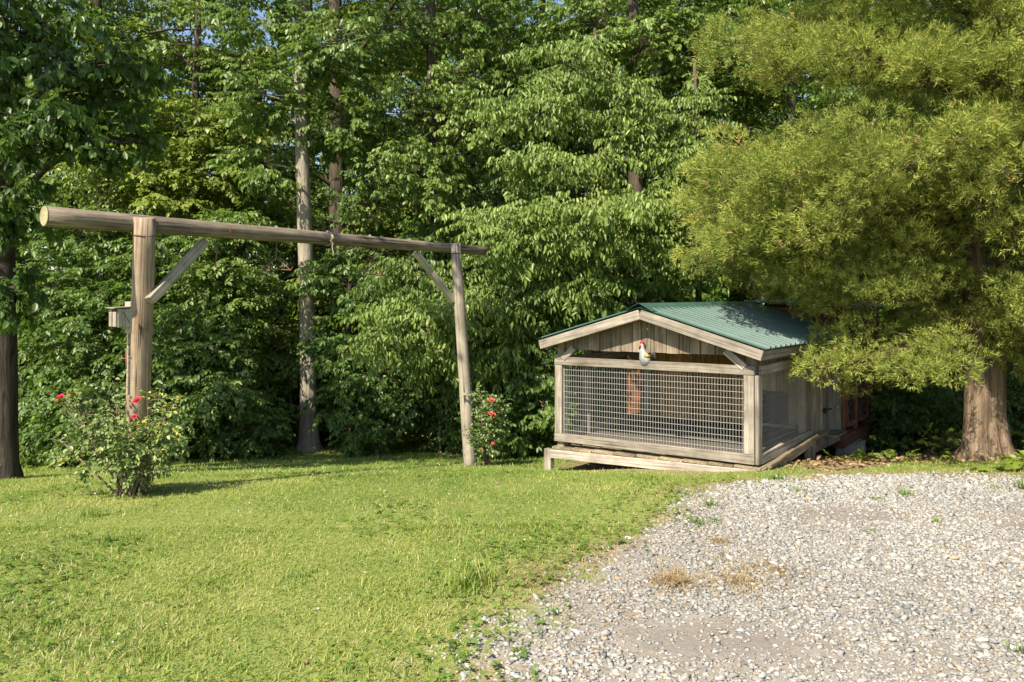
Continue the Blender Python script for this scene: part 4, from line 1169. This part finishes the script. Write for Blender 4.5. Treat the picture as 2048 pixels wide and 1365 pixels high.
# metal rooster on the front rail
def rooster():
    x0 = 0.93
    loc = coop.matrix_basis @ Vector((0, 0, 0))
    base2 = C_ORG + CXv * x0 + CYv * (-0.06)
    e = thing('rooster_figure', 'painted metal rooster with red comb perched on the front rail', 'rooster figure', (base2.x, base2.y, zt(x0) + .037), CR)
    wht = plain_mat('rooster_white', (0.25, 0.265, 0.26), 0.6, 0.1, 0.35, 40); red = plain_mat('rooster_red', (0.26, 0.03, 0.025), 0.5, 0, 0.3, 60)
    yel = plain_mat('rooster_yellow', (0.42, 0.28, 0.03), 0.6, 0, 0.3, 60); dk = plain_mat('rooster_tail', (0.045, 0.045, 0.04), 0.5, 0.1, 0.5, 60)
    def blob(name, rings, mat, k=14):
        mb = MB(); V = []; Fs = []
        for (cx, cz_, rx, ry) in rings:
            for j in range(k):
                t = 2 * math.pi * j / k; V.append((cx + rx * math.cos(t), ry * math.sin(t), cz_))
        for i in range(len(rings) - 1):
            for j in range(k):
                Fs.append((i * k + j, i * k + (j + 1) % k, (i + 1) * k + (j + 1) % k, (i + 1) * k + j))
        Fs.append(tuple(range(k))[::-1]); Fs.append(tuple((len(rings) - 1) * k + j for j in range(k)))
        mb.add(V, Fs); return link(name, mb.mesh(name), mat, e)
    blob('body', [(0, -.042, .012, .01), (.002, -.032, .034, .022), (.004, -.008, .048, .036), (.004, .022, .052, .042), (-.002, .05, .046, .038), (-.014, .075, .032, .027), (-.022, .10, .022, .019), (-.025, .122, .019, .017), (-.027, .136, .018, .016), (-.027, .148, .010, .009)], wht)
    for z_, h_ in ((0, .03), (1, .036), (2, .03)):
        mb = MB(); c = Vector((-.038 + z_ * .012, 0, .143)); mb.tube([c, c + Vector((.002, 0, h_ * .6)), c + Vector((.004, 0, h_))], [.009, .009, .003], 7); link('comb', mb.mesh('comb'), red, e)
    mb = MB(); mb.tube([(-.040, -.006, .134), (-.044, -.008, .115), (-.043, -.008, .095)], [.006, .011, .007], 8); mb.tube([(-.034, -.014, .138), (-.036, -.017, .122), (-.036, -.016, .11)], [.008, .012, .006], 8)
    link('wattle', mb.mesh('wattle'), red, e)
    mb = MB(); mb.tube([(-.044, 0, .131), (-.062, 0, .127)], [.006, .001], 6); link('beak', mb.mesh('beak'), yel, e)
    mb = MB(); mb.tube([(.012, -.036, .05), (.035, -.03, .048), (.058, -.014, .040)], [.012, .015, .006], 8); link('wing_patch', mb.mesh('wing_patch'), yel, e)
    for k in range(5):
        mb = MB(); a_ = math.radians(75 - 28 * k); t0 = Vector((.045, 0.006 * (k - 2), .03))
        mb.tube([t0, t0 + Vector((.035, 0, .018 + .008 * (2 - k))), t0 + Vector((.04 + .022 * math.cos(a_), 0, .02 + .035 * math.sin(a_)))], [.008, .009, .003], 6)
        link('tail_feather', mb.mesh('tail_feather'), dk, e)
    bpy.context.view_layer.update()
rooster()

# ------------------------------------------------------------------ red hutch behind the coop
H0 = C_ORG + CXv * (W - 0.02) + CYv * 2.42
hz = -0.36
hut = thing('rabbit_hutch', 'red brown wooden hutch with wire doors behind the coop', 'hutch', (H0.x, H0.y, hz), CR)
RW = M['red_wood']
def hb(name, a, b_, w, t, wd, mat=RW): return board(name, a, b_, w, t, wd, mat, hut)
HL = 1.5; HH = 1.45; HD = 0.9
hb('sill', (0.01, -0.05, 0.06), (0.01, HL + .03, 0.06), 0.12, 0.05, ZA)
for y in (0.03, 0.50, 0.98, HL - .03):
    hb('post', (0, y, 0.12), (0, y, HH), 0.06, 0.05, YA)
hb('corner_board', (-.06, -.01, 0.0), (-.06, -.01, HH), 0.12, 0.02, XA)
hb('rail', (0, 0.06, HH - .04), (0, HL - .06, HH - .04), 0.08, 0.045, ZA)
hb('back_wall', (-HD, 0, HH / 2), (-HD, HL, HH / 2), HH, 0.02, ZA)
hb('end_wall', (-HD, HL, HH / 2), (-.03, HL, HH / 2), HH, 0.02, ZA)
hb('end_wall', (-HD, 0.01, HH / 2), (-.12, 0.01, HH / 2), HH, 0.02, ZA)
hb('floor_panel', (-HD, HL / 2, .13), (0, HL / 2, .13), HL, 0.02, YA)
hb('roof', (-HD - .1, HL / 2, HH + .06), (.12, HL / 2, HH - .0), HL + .2, 0.02, YA, M['roof'])
for (y0, y1) in ((0.07, 0.46), (0.54, 0.94), (1.02, HL - .07)):
    d_ = thing('door', None, None, (0.03, 0, 0)); d_.parent = hut; del d_
    do = [c for c in hut.children if c.type == 'EMPTY'][-1]
    for a, b_, wd in (((0, y0 + .025, .20), (0, y0 + .025, 1.32), YA), ((0, y1 - .025, .20), (0, y1 - .025, 1.32), YA), ((0, y0 + .05, .225), (0, y1 - .05, .225), ZA), ((0, y0 + .05, 0.80), (0, y1 - .05, 0.80), ZA), ((0, y0 + .05, 1.295), (0, y1 - .05, 1.295), ZA)):
        board('stile' if wd == YA else 'crossbar', a, b_, 0.05, 0.025, wd, RW, do)
    mb = MB()
    yy = y0 + .05
    while yy < y1 - .04:
        mb.tube([(-.014, yy, .22), (-.014, yy, 1.3)], [.0012, .0012], 4, False); yy += .0254
    zz = .24
    while zz < 1.3:
        mb.tube([(-.014, y0 + .04, zz), (-.014, y1 - .04, zz)], [.0012, .0012], 4, False); zz += .0254
    link('wire_mesh', mb.mesh('wire_mesh'), M['dark_wire'], do)
    for zh in (.45, .95):
        mb = MB(); mb.box((.02, y0 + .02, zh), (.02, .035, .06)); link('hinge', mb.mesh('hinge', False), M['black'], do)
# concrete blocks under it
def block(lx, ly, label):
    c = H0 + CXv * lx + CYv * ly
    z = float(ground(c.x, c.y))
    mb = MB(); h = max(0.14, hz - z + 0.001)
    for sx in (-.09, .09):
        mb.box((sx, 0, h / 2), (.02, .39, h))
    for sy in (-.185, 0, .185):
        mb.box((0, sy, h / 2), (.16, .022, h - .001))
    o = link('concrete_block', mb.mesh('concrete_block', False), M['concrete'], None, (c.x, c.y, z - .001)); o.rotation_euler = (0, 0, CR)
    tag(o, label, 'concrete block', 'concrete blocks under the hutch')
block(0.0, HL - .12, 'grey concrete block under the far right corner of the red hutch')
block(0.0, 0.35, 'grey concrete block under the near end of the red hutch')

# ------------------------------------------------------------------ rose bushes
def rose(name_label, base, canes, n_spray, blooms, petal, tone, yellow=None, spread=.15):
    e = thing('rose_bush', name_label, 'rose bush', base)
    mb = MB(); PP, DD, VV = [], [], []
    for (tip, r) in canes:
        tip = Vector(tip) - base
        st = Vector((random.uniform(-.04, .04), random.uniform(-.04, .04), -.03))
        pts = curve_pts(st, tip, 0.05 * tip.length * random.uniform(-.5, 1.5), .06, 6)
        mb.tube(pts, [r * (1 - .12 * k) for k in range(7)], 6, False)
        m_ = n_spray
        for k in range(m_):
            f = 0.40 + 0.60 * ((k + random.random()) / m_) ** 0.8
            j = min(5, int(f * 6)); p = pts[j].lerp(pts[j + 1], f * 6 - j)
            d = Vector((random.gauss(0, 1), random.gauss(0, 1), random.gauss(.2, .6))).normalized()
            L = random.uniform(.03, spread)
            q = p + d * L
            if k % 2 == 0: mb.tube([p, p.lerp(q, .5) + Vector((0, 0, .008)), q], [.0035, .003, .002], 4, False)
            for _ in range(2):
                PP.append(q + Vector((random.gauss(0, .018), random.gauss(0, .018), random.gauss(0, .018)))); DD.append(d + Vector((random.gauss(0, .7), random.gauss(0, .7), random.gauss(0, .4))))
                yv = .0
                if yellow and (q + base - yellow[0]).length < yellow[1]: yv = .24
                VV.append(tone + yv + random.gauss(0, .12))
    PP = np.array(PP); DD = np.array(DD); VV = np.array(VV)
    V, T, A = stamp(SPR['rose'], PP, DD, rng.uniform(.6, 1.1, len(PP)), VV, rng.normal(0, .5, len(PP)))
    link('canes', mb.mesh('canes'), M['twig'], e)['kind'] = 'stuff'
    link('foliage', np_mesh('foliage', V, T, {'var': np.clip(A, 0, 1)}), M['rose_leaf'], e)
    for c, r in blooms:
        V, T, A = [], [], []; off = 0
        for ringi, (cnt, rr, tilt, ln) in enumerate(((5, .05, 1.35, .55), (6, .16, .95, .75), (7, .25, .45, .95))):
            for k in range(cnt):
                a = 2 * math.pi * (k + .5 * ringi) / cnt + random.uniform(-.1, .1)
                o_ = np.array([math.cos(a), math.sin(a), 0]); t_ = np.array([-math.sin(a), math.cos(a), 0]); up = np.array([0, 0, 1])
                d = o_ * math.cos(tilt) + up * math.sin(tilt); b0 = o_ * rr * .3
                pts = [b0, b0 + d * ln * .55 + t_ * .42, b0 + d * ln + t_ * .2 + o_ * .12, b0 + d * ln - t_ * .2 + o_ * .12, b0 + d * ln * .55 - t_ * .42]
                V += pts; T += [(off, off + 1, off + 2), (off, off + 2, off + 3), (off, off + 3, off + 4)]; A += [random.random()] * 3; off += 5
        Rm = np.array((Matrix.Rotation(random.uniform(.2, .7), 3, 'X') @ Matrix.Rotation(random.uniform(-.4, .4), 3, 'Y')))
        cc = Vector(c) - base
        V = (np.array(V) * r) @ Rm.T + np.array(cc)
        link('bloom', np_mesh('bloom', V, np.array(T), {'var': np.array(A)}), M[petal], e)
rb0 = G(268, 988) + Vector((0.03, -.10, 0))
Yr = rb0.y
cn = []
for px, py, dy, r in ((118, 800, -.05, .011), (160, 790, .1, .011), (190, 860, -.1, .010), (120, 880, -.05, .011), (215, 800, .12, .010), (235, 820, -.15, .009), (275, 790, .05, .010), (300, 800, .15, .009), (345, 808, -.05, .010), (325, 850, -.1, .008), (350, 880, 0, .008), (250, 870, -.2, .009), (285, 850, -.18, .009), (200, 830, .05, .009), (160, 835, -.2, .009), (310, 900, -.15, .007), (230, 900, -.2, .007), (270, 900, -.22, .008), (215, 770, .15, .008), (295, 785, -.12, .009)):
    cn.append((P(px, py, Yr + dy), r))
bl = [(P(122, 797, Yr - .05), .030), (P(145, 792, Yr + .08), .030), (P(275, 803, Yr - .2), .030), (P(269, 835, Yr - .22), .022)]
cn += [(bl[0][0] - Vector((0, 0, .02)), .006), (bl[1][0] - Vector((0, 0, .02)), .006)]
rose('sprawling rose bush with red blooms at the foot of the left pole', rb0, cn, 18, bl, 'petal_red', .64, (P(328, 812, Yr), .22), .11)
rb1 = P(974, 932, 7.60); rb1.z = float(ground(rb1.x, rb1.y))
cn = [(P(px, py, 7.58 + dy), r) for px, py, dy, r in ((946, 785, .0, .009), (958, 778, -.1, .009), (982, 798, -.1, .009), (998, 795, -.1, .007), (975, 830, -.1, .008), (958, 835, -.1, .008), (990, 840, .1, .008), (948, 870, -.1, .007), (965, 875, -.12, .007), (960, 810, 0, .008), (995, 870, .05, .006))]
bl = [(P(982, 802, 7.38), .036), (P(981, 828, 7.38), .026), (P(987, 832, 7.40), .030), (P(988, 888, 7.42), .024), (P(962, 902, 7.4), .026)]
rose('narrow upright rose bush with coral blooms beside the leaning right pole', rb1, cn, 20, bl, 'petal_pink', .58, None, .075)

# ------------------------------------------------------------------ gravel stones
def stone_template(seed, k=0):
    r = np.random.default_rng(seed)
    bm = bmesh.new(); bmesh.ops.create_icosphere(bm, subdivisions=1, radius=1.0)
    V = np.array([v.co[:] for v in bm.verts]); T = np.array([[v.index for v in f.verts] for f in bm.faces]); bm.free()
    V = V * (1 + r.uniform(-.18, .22, (len(V), 1)))
    for _ in range(6):      # chip flat facets
        nrm = r.normal(size=3); nrm /= np.linalg.norm(nrm); dd = r.uniform(.28, .6)
        h = V @ nrm; V = V - np.clip(h - dd, 0, None)[:, None] * nrm
    V = V * (1 + r.normal(0, .10, (len(V), 1))) * np.array([1.0, r.uniform(.6, .85), r.uniform(.32, .55)])
    return V, T, np.zeros(len(T))
def chip_template(seed):
    r = np.random.default_rng(seed)
    V = np.array([(1, 0, 0), (-1, 0, 0), (0, 1, 0), (0, -1, 0), (0, 0, 1), (0, 0, -1.0)])
    V = (V + r.normal(0, .28, V.shape)) * np.array([1.0, r.uniform(.6, .9), r.uniform(.35, .55)])
    T = np.array([(0, 2, 4), (2, 1, 4), (1, 3, 4), (3, 0, 4), (2, 0, 5), (1, 2, 5), (3, 1, 5), (0, 3, 5)])
    return V, T, np.zeros(8)
CT = [chip_template(400 + s) for s in range(10)]
ST = [stone_template(s) for s in range(8)]
N = 205000
sx = rng.uniform(-1.2, 7.4, N); sy = 1.9 + (6.4 - 1.9) * rng.uniform(0, 1, N) ** 1.15
vis = (np.abs(sx) < 0.72 * sy + 1.7)
gm = gravel_mask(sx, sy, 0.35)
track = np.clip(1.2 - np.hypot((sx - 3.05) / 0.55, (sy - 4.0) / 1.0), 0, 1) + np.clip(1 - np.hypot((sx - 0.9) / .35, (sy - 2.75) / .35), 0, 1) * .5
thin = np.clip(1.15 - 0.78 * packed_mask(sx, sy) - 0.8 * np.clip((fnoise(sx * 1.6, sy * 1.6, 77) - 0.58) * 5, 0, .55), 0.25, 1)
keep = vis & (rng.uniform(0, 1, N) < gm * 1.05 * thin) & (gm > 0.12)
sx, sy = sx[keep], sy[keep]; thin = thin[keep]
size = np.clip(rng.lognormal(math.log(0.0090), 0.46, len(sx)), 0.0046, 0.030) * (0.7 + 0.3 * thin)
lowd = gravel_mask(sx, sy, 0.35) < 0.6
pos = np.stack([sx, sy, ground(sx, sy) + size * 0.12 - lowd * size * .1], 1)
az = rng.uniform(0, 6.28, len(sx))
D = np.stack([np.cos(az), np.sin(az), rng.normal(0, .22, len(sx))], 1)
patch = fnoise(sx * 1.3, sy * 1.3, 41) - 0.5
var = np.clip(rng.normal(0.44, 0.16, len(sx)) + 0.3 * patch, 0, 0.90)
var = np.where(rng.uniform(0, 1, len(sx)) < 0.045, rng.uniform(.92, 1, len(sx)), var)
rl = rng.normal(0, .25, len(sx))
bigs = (size > 0.0125) & (sy < 4.6)
V, T, A = stamp(ST, pos[bigs], D[bigs], size[bigs], var[bigs], rl[bigs])
V2, T2, A2 = stamp(CT, pos[~bigs], D[~bigs], size[~bigs] * 1.1, var[~bigs], rl[~bigs])
T = np.concatenate([T, T2 + len(V)]); V = np.concatenate([V, V2]); A = np.concatenate([A, A2])
print('stones', len(sx), 'tris', len(T))
tag(link('gravel', np_mesh('gravel', V, T, {'var': A}), M['stone']), 'pale grey crushed stone gravel covering the drive', 'gravel', kind='stuff')

# ------------------------------------------------------------------ grass
def blades(xy, h, w, lean, var, seg2=True):
    n = len(xy)
    az = rng.uniform(0, 6.28, n); d = np.stack([np.cos(az), np.sin(az)], 1); s = np.stack([-d[:, 1], d[:, 0]], 1)
    z0 = ground(xy[:, 0], xy[:, 1]) - 0.004
    def row(f, ww):
        out = np.zeros((n, 2, 3))
        off = d * (lean * h * f ** 1.7)[:, None]
        zz = z0 + h * f * (1 - 0.25 * np.minimum(lean, 2.0) * f)
        for k, sg in enumerate((-1, 1)):
            out[:, k, :2] = xy + off + s * (sg * w * ww)[:, None]; out[:, k, 2] = zz
        return out
    a = row(0.0, 0.5); m = row(0.55, 0.42); t = row(1.0, 0.0)[:, :1]
    V = np.concatenate([a, m, t], 1) if seg2 else np.concatenate([a, t], 1)
    if seg2:
        T0 = np.array([(0, 1, 3), (0, 3, 2), (2, 3, 4)]); k = 5
    else:
        T0 = np.array([(0, 1, 2)]); k = 3
    T = T0[None] + (np.arange(n) * k)[:, None, None]
    return V.reshape(-1, 3), T.reshape(-1, 3), np.repeat(var, len(T0))

def scatter(n, x0, x1, y0, y1, power=1.0):
    return np.stack([rng.uniform(x0, x1, n), y0 + (y1 - y0) * rng.uniform(0, 1, n) ** power], 1)

def lawn_ok(xy):
    x, y = xy[:, 0], xy[:, 1]
    e = edge_y(x) + 0.5 * (fnoise(x * 1.9, y * 1.9, 91) - 0.5)
    g = gravel_mask(x, y, 0.5); dm = np.maximum(dirt_mask(x, y), .7 * edge_straw(x, y))
    p = np.clip(1.0 - g * 1.5, 0, 1) * np.clip(1 - 1.3 * dm, 0, 1)
    lx, ly = coop_local(x, y)
    under = (lx > 0.05) & (lx < W) & (ly > 0.12) & (ly < 4)
    return (np.abs(x) < 0.72 * y + 1.5) & (y < e) & ~under & (rng.uniform(0, 1, len(x)) < p)

parts = []
def tone_at(x, y):
    return 0.48 + 0.80 * (fnoise(x * 0.9, y * 0.9, 51, 3) - 0.5) + 0.42 * (fnoise(x * 4.5, y * 4.5, 55, 2) - 0.5) + 0.16 * gravel_mask(x, y, 1.6)
for cnt, y0, y1, hw, ww, seg in ((170000, 1.7, 4.2, (0.0175, .38), .0036, True), (190000, 4.1, 7.0, (0.018, .36), .0058, False), (120000, 6.9, 10.8, (0.024, .36), .0090, False)):
    xy = scatter(int(cnt * 1.22), -0.72 * y1 - 1.4, min(0.72 * y1 + .6, 7.0), y0, y1)
    xy = xy[lawn_ok(xy)]
    n = len(xy)
    hh = fnoise(xy[:, 0] * 2.2, xy[:, 1] * 2.2, 57, 2)
    h = np.clip(rng.lognormal(math.log(hw[0]), hw[1], n), .015, .12) * (0.55 + 0.9 * hh) * (1 - 0.45 * gravel_mask(xy[:, 0], xy[:, 1], 1.2))
    v = tone_at(xy[:, 0], xy[:, 1]) + rng.normal(0, .12, n)
    dry = rng.uniform(0, 1, n) < (0.10 + 0.20 * (fnoise(xy[:, 0] * 1.4, xy[:, 1] * 1.4, 59, 2) > 0.58))
    v = np.where(dry, rng.uniform(.84, 1, n), np.clip(v, 0, .84))
    parts.append(blades(xy, h, np.full(n, ww) * rng.uniform(.7, 1.3, n), np.clip(rng.normal(1.0, .5, n), 0, 2.2), v, seg))
    print('grass', n)
# longer clumps
def clump(px, py, n, r, h, tone, sq=1.0, ln=.75):
    c = G(px, py)
    a = rng.uniform(0, 6.28, n); q = np.abs(rng.normal(0, r * .6, n))
    xy = np.stack([c.x + np.cos(a) * q, c.y + np.sin(a) * q * sq], 1)
    return blades(xy, rng.uniform(.5, 1.1, n) * h, np.full(n, .0045) * rng.uniform(.7, 1.2, n), np.clip(rng.normal(ln, .35, n), 0, 2.2), np.clip(rng.normal(tone, .14, n), 0, 1), True)
for px, py, n, r, h, t in ((930, 1180, 200, .14, .085, .6), (960, 1165, 130, .11, .085, .65), (220, 1085, 110, .14, .05, .15), (150, 1080, 60, .12, .05, .25), (600, 1160, 120, .25, .045, .3), (420, 1175, 120, .25, .05, .45), (100, 1260, 150, .25, .06, .55), (300, 1310, 170, .28, .06, .6), (190, 1035, 80, .1, .1, .5),
                           (1400, 1050, 60, .07, .05, .25), (1430, 1045, 40, .05, .04, .3), (1815, 992, 70, .09, .06, .4), (1752, 1003, 45, .06, .05, .45), (2045, 980, 60, .06, .1, .4), (1600, 985, 70, .15, .04, .5), (1420, 1015, 50, .06, .06, .15), (1870, 1045, 30, .05, .05, .45), (1990, 978, 40, .08, .04, .5), (1745, 1065, 30, .06, .03, .4), (2040, 1305, 30, .04, .05, .45), (1550, 960, 90, .12, .08, .4), (1300, 960, 120, .25, .06, .5)):
    parts.append(clump(px, py, n, r, h, t))
off = 0; Vs, Ts, As = [], [], []
for v, t, a in parts:
    Vs.append(v); Ts.append(t + off); As.append(a); off += len(v)
tag(link('lawn_grass', np_mesh('lawn_grass', np.concatenate(Vs), np.concatenate(Ts), {'var': np.concatenate(As)}), M['grass']), 'short sunlit yellow green lawn grass', 'grass', kind='stuff')

# dry brown tufts in the gravel
dry = []
for px, py, n, r, h in ((1345, 1165, 260, .09, .10), (1475, 1165, 420, .13, .06), (1490, 1140, 300, .14, .04), (1560, 1145, 260, .10, .05), (1090, 1160, 200, .14, .05), (1060, 1170, 160, .14, .04), (1440, 1085, 120, .07, .06), (1540, 1090, 130, .10, .025), (1660, 1055, 160, .14, .025), (1740, 1040, 90, .08, .02), (1440, 1110, 60, .06, .03), (1590, 1185, 120, .08, .02), (1860, 1045, 60, .08, .02), (1180, 1100, 160, .18, .03), (1310, 1035, 160, .18, .03), (1460, 1215, 100, .12, .02), (1250, 1240, 120, .12, .02), (1120, 1255, 130, .14, .02), (1960, 1250, 50, .07, .03), (1990, 1340, 60, .08, .02), (1420, 1270, 70, .1, .02)):
    dry.append(clump(px, py, n, r * 1.35, h * .62, rng.uniform(.3, .75), 1.3, 1.5))
# short straw scattered between the stones
xy = scatter(30000, -.9, 4.5, 2.0, 6.2)
gmk = gravel_mask(xy[:, 0], xy[:, 1], .8)
xy = xy[(np.abs(xy[:, 0]) < .72 * xy[:, 1] + .3) & (rng.uniform(0, 1, len(xy)) < (0.12 + 0.9 * (fnoise(xy[:, 0] * 1.9, xy[:, 1] * 1.9, 71) > .58)) * np.clip(1.5 - np.abs(gmk - .55) * 2.4, 0.08, 1) * (gmk > .12) + .5 * edge_straw(xy[:, 0], xy[:, 1]))]
dry.append(blades(xy, rng.uniform(.012, .032, len(xy)), np.full(len(xy), .0035), rng.uniform(1.0, 2.4, len(xy)), rng.uniform(.1, 1, len(xy)), True))
off = 0; Vs, Ts, As = [], [], []
for v, t, a in dry:
    Vs.append(v); Ts.append(t + off); As.append(a); off += len(v)
tag(link('dry_grass', np_mesh('dry_grass', np.concatenate(Vs), np.concatenate(Ts), {'var': np.concatenate(As)}), M['dry_grass']), 'dead brown grass tufts and straw scattered over the gravel', 'dry grass', kind='stuff')

# clover and lawn weeds
xy = scatter(14000, -3.5, 1.6, 2.0, 6.6)
gmk = gravel_mask(xy[:, 0], xy[:, 1], 1.3)
xy = xy[(np.abs(xy[:, 0]) < .72 * xy[:, 1] + .2) & (gmk < .62) & (rng.uniform(0, 1, len(xy)) < np.clip((fnoise(xy[:, 0] * 1.5, xy[:, 1] * 1.5, 73) - .46) * 4 + .5 * (gmk > .1) * (gmk < .5), 0, .95))]
D = np.stack([rng.normal(0, 1, len(xy)), rng.normal(0, 1, len(xy)), rng.uniform(0.1, .6, len(xy))], 1)
pos = np.column_stack([xy, ground(xy[:, 0], xy[:, 1]) + rng.uniform(.008, .03, len(xy))])
ctm = []
for s in range(3):
    r = np.random.default_rng(300 + s); v, t, a = [], [], []; o_ = 0
    for k in range(3):
        q = 2.09 * k + r.normal(0, .2); lv, lt = leaf_shape(.016, .014, False)
        c, s_ = math.cos(q), math.sin(q); v.append(lv @ np.array([[c, s_, 0], [-s_, c, 0], [0, 0, 1]])); t.append(lt + o_); o_ += len(lv); a.append(np.full(len(lt), r.normal(0, .06)))
    ctm.append((np.concatenate(v), np.concatenate(t), np.concatenate(a)))
V, T, A = stamp(ctm, pos, D, rng.uniform(.7, 1.3, len(xy)), rng.normal(.30, .12, len(xy)))
tag(link('clover', np_mesh('clover', V, T, {'var': np.clip(A, 0, .8)}), M['grass']), 'dark green clover patches in the lawn by the gravel', 'clover', kind='stuff')
xy = scatter(420, -4.2, 1.4, 2.4, 7.5); xy = xy[(np.abs(xy[:, 0]) < .7 * xy[:, 1]) & (gravel_mask(xy[:, 0], xy[:, 1], .8) < .15)]
xy = xy[rng.uniform(0, 1, len(xy)) < .35]
az = rng.uniform(0, 6.28, len(xy))
V, T, A = stamp(ST[:3], np.column_stack([xy, ground(xy[:, 0], xy[:, 1]) + rng.uniform(.04, .065, len(xy))]), np.stack([np.cos(az), np.sin(az), az * 0], 1), rng.uniform(.005, .009, len(xy)), rng.uniform(0, 1, len(xy)))
tag(link('clover_flowers', np_mesh('clover_flowers', V, T, {'var': A}), M['clover_white']), 'tiny white clover heads dotted over the lawn', 'clover flower', kind='stuff')

# wood edge weeds and leaf litter
def edge_points(n, spread, x0, x1, off):
    x = rng.uniform(x0, x1, n); y = edge_y(x) + off + rng.normal(0, spread, n)
    lx, ly = coop_local(x, y)
    k = ~((lx > -.1) & (lx < W + .12) & (ly > -.25) & (ly < 4.1))
    return x[k], y[k]
PP, DD, VV = [], [], []
for n, spr, x0, x1, off, hh in ((1500, .30, -7, 1.5, .25, .16), (700, .14, -3.5, 1.0, -.02, .07), (420, .16, 2.7, 6.0, -.35, .08), (500, .4, -7, 7, .9, .25)):
    x, y = edge_points(n, spr, x0, x1, off)
    keepw = fnoise(x * 1.6, y * 1.6, 83) > .40
    x, y = x[keepw], y[keepw]
    z = ground(x, y) + rng.uniform(.01, 1, len(x)) ** 1.5 * hh
    PP.append(np.stack([x, y, z], 1)); DD.append(np.stack([rng.normal(0, 1, len(x)), rng.normal(0, 1, len(x)), rng.uniform(-.1, .7, len(x))], 1)); VV.append(rng.normal(.62, .12, len(x)))
PP = np.concatenate(PP); DD = np.concatenate(DD); VV = np.concatenate(VV)
V, T, A = stamp(SPR['weed'], PP, DD, rng.uniform(.7, 1.4, len(PP)), VV, rng.normal(0, .4, len(PP)))
tag(link('edge_weeds', np_mesh('edge_weeds', V, T, {'var': np.clip(A, 0, 1)}), M['leaf_yellow']), 'low bright weeds along the foot of the woodland', 'weeds', kind='stuff')
x = rng.uniform(-7, 7, 9000); y = edge_y(x) + rng.uniform(-.1, 3.0, 9000)
lx, ly = coop_local(x, y)
x2 = rng.uniform(1.9, 4.6, 2500); y2 = rng.uniform(5.8, 8.0, 2500); k2 = dirt_mask(x2, y2) > .35
x = np.concatenate([x, x2[k2]]); y = np.concatenate([y, y2[k2]])
fl = scatter(70, -4, 3.2, 2.3, 7.0); fl = fl[np.abs(fl[:, 0]) < .7 * fl[:, 1]]
x = np.concatenate([x, fl[:, 0]]); y = np.concatenate([y, fl[:, 1]])
D = np.stack([rng.normal(0, 1, len(x)), rng.normal(0, 1, len(x)), rng.normal(0, .25, len(x))], 1)
lf = [leaf_shape(.06, .035, False) + (np.zeros(2),)]
V, T, A = stamp(lf, np.stack([x, y, ground(x, y) + rng.uniform(.004, .02, len(x))], 1), D, np.where(np.arange(len(x)) < len(x) - len(fl), rng.uniform(.5, 1.2, len(x)), rng.uniform(.3, .6, len(x))), rng.uniform(0, 1, len(x)), rng.normal(0, .4, len(x)))
tag(link('leaf_litter', np_mesh('leaf_litter', V, T, {'var': A}), M['litter']), 'fallen brown leaves on the shaded woodland floor', 'leaf litter', kind='stuff')

print('total tris', sum(len(m.polygons) * (1 if m.polygons and len(m.polygons[0].vertices) == 3 else 2) for m in bpy.data.meshes))
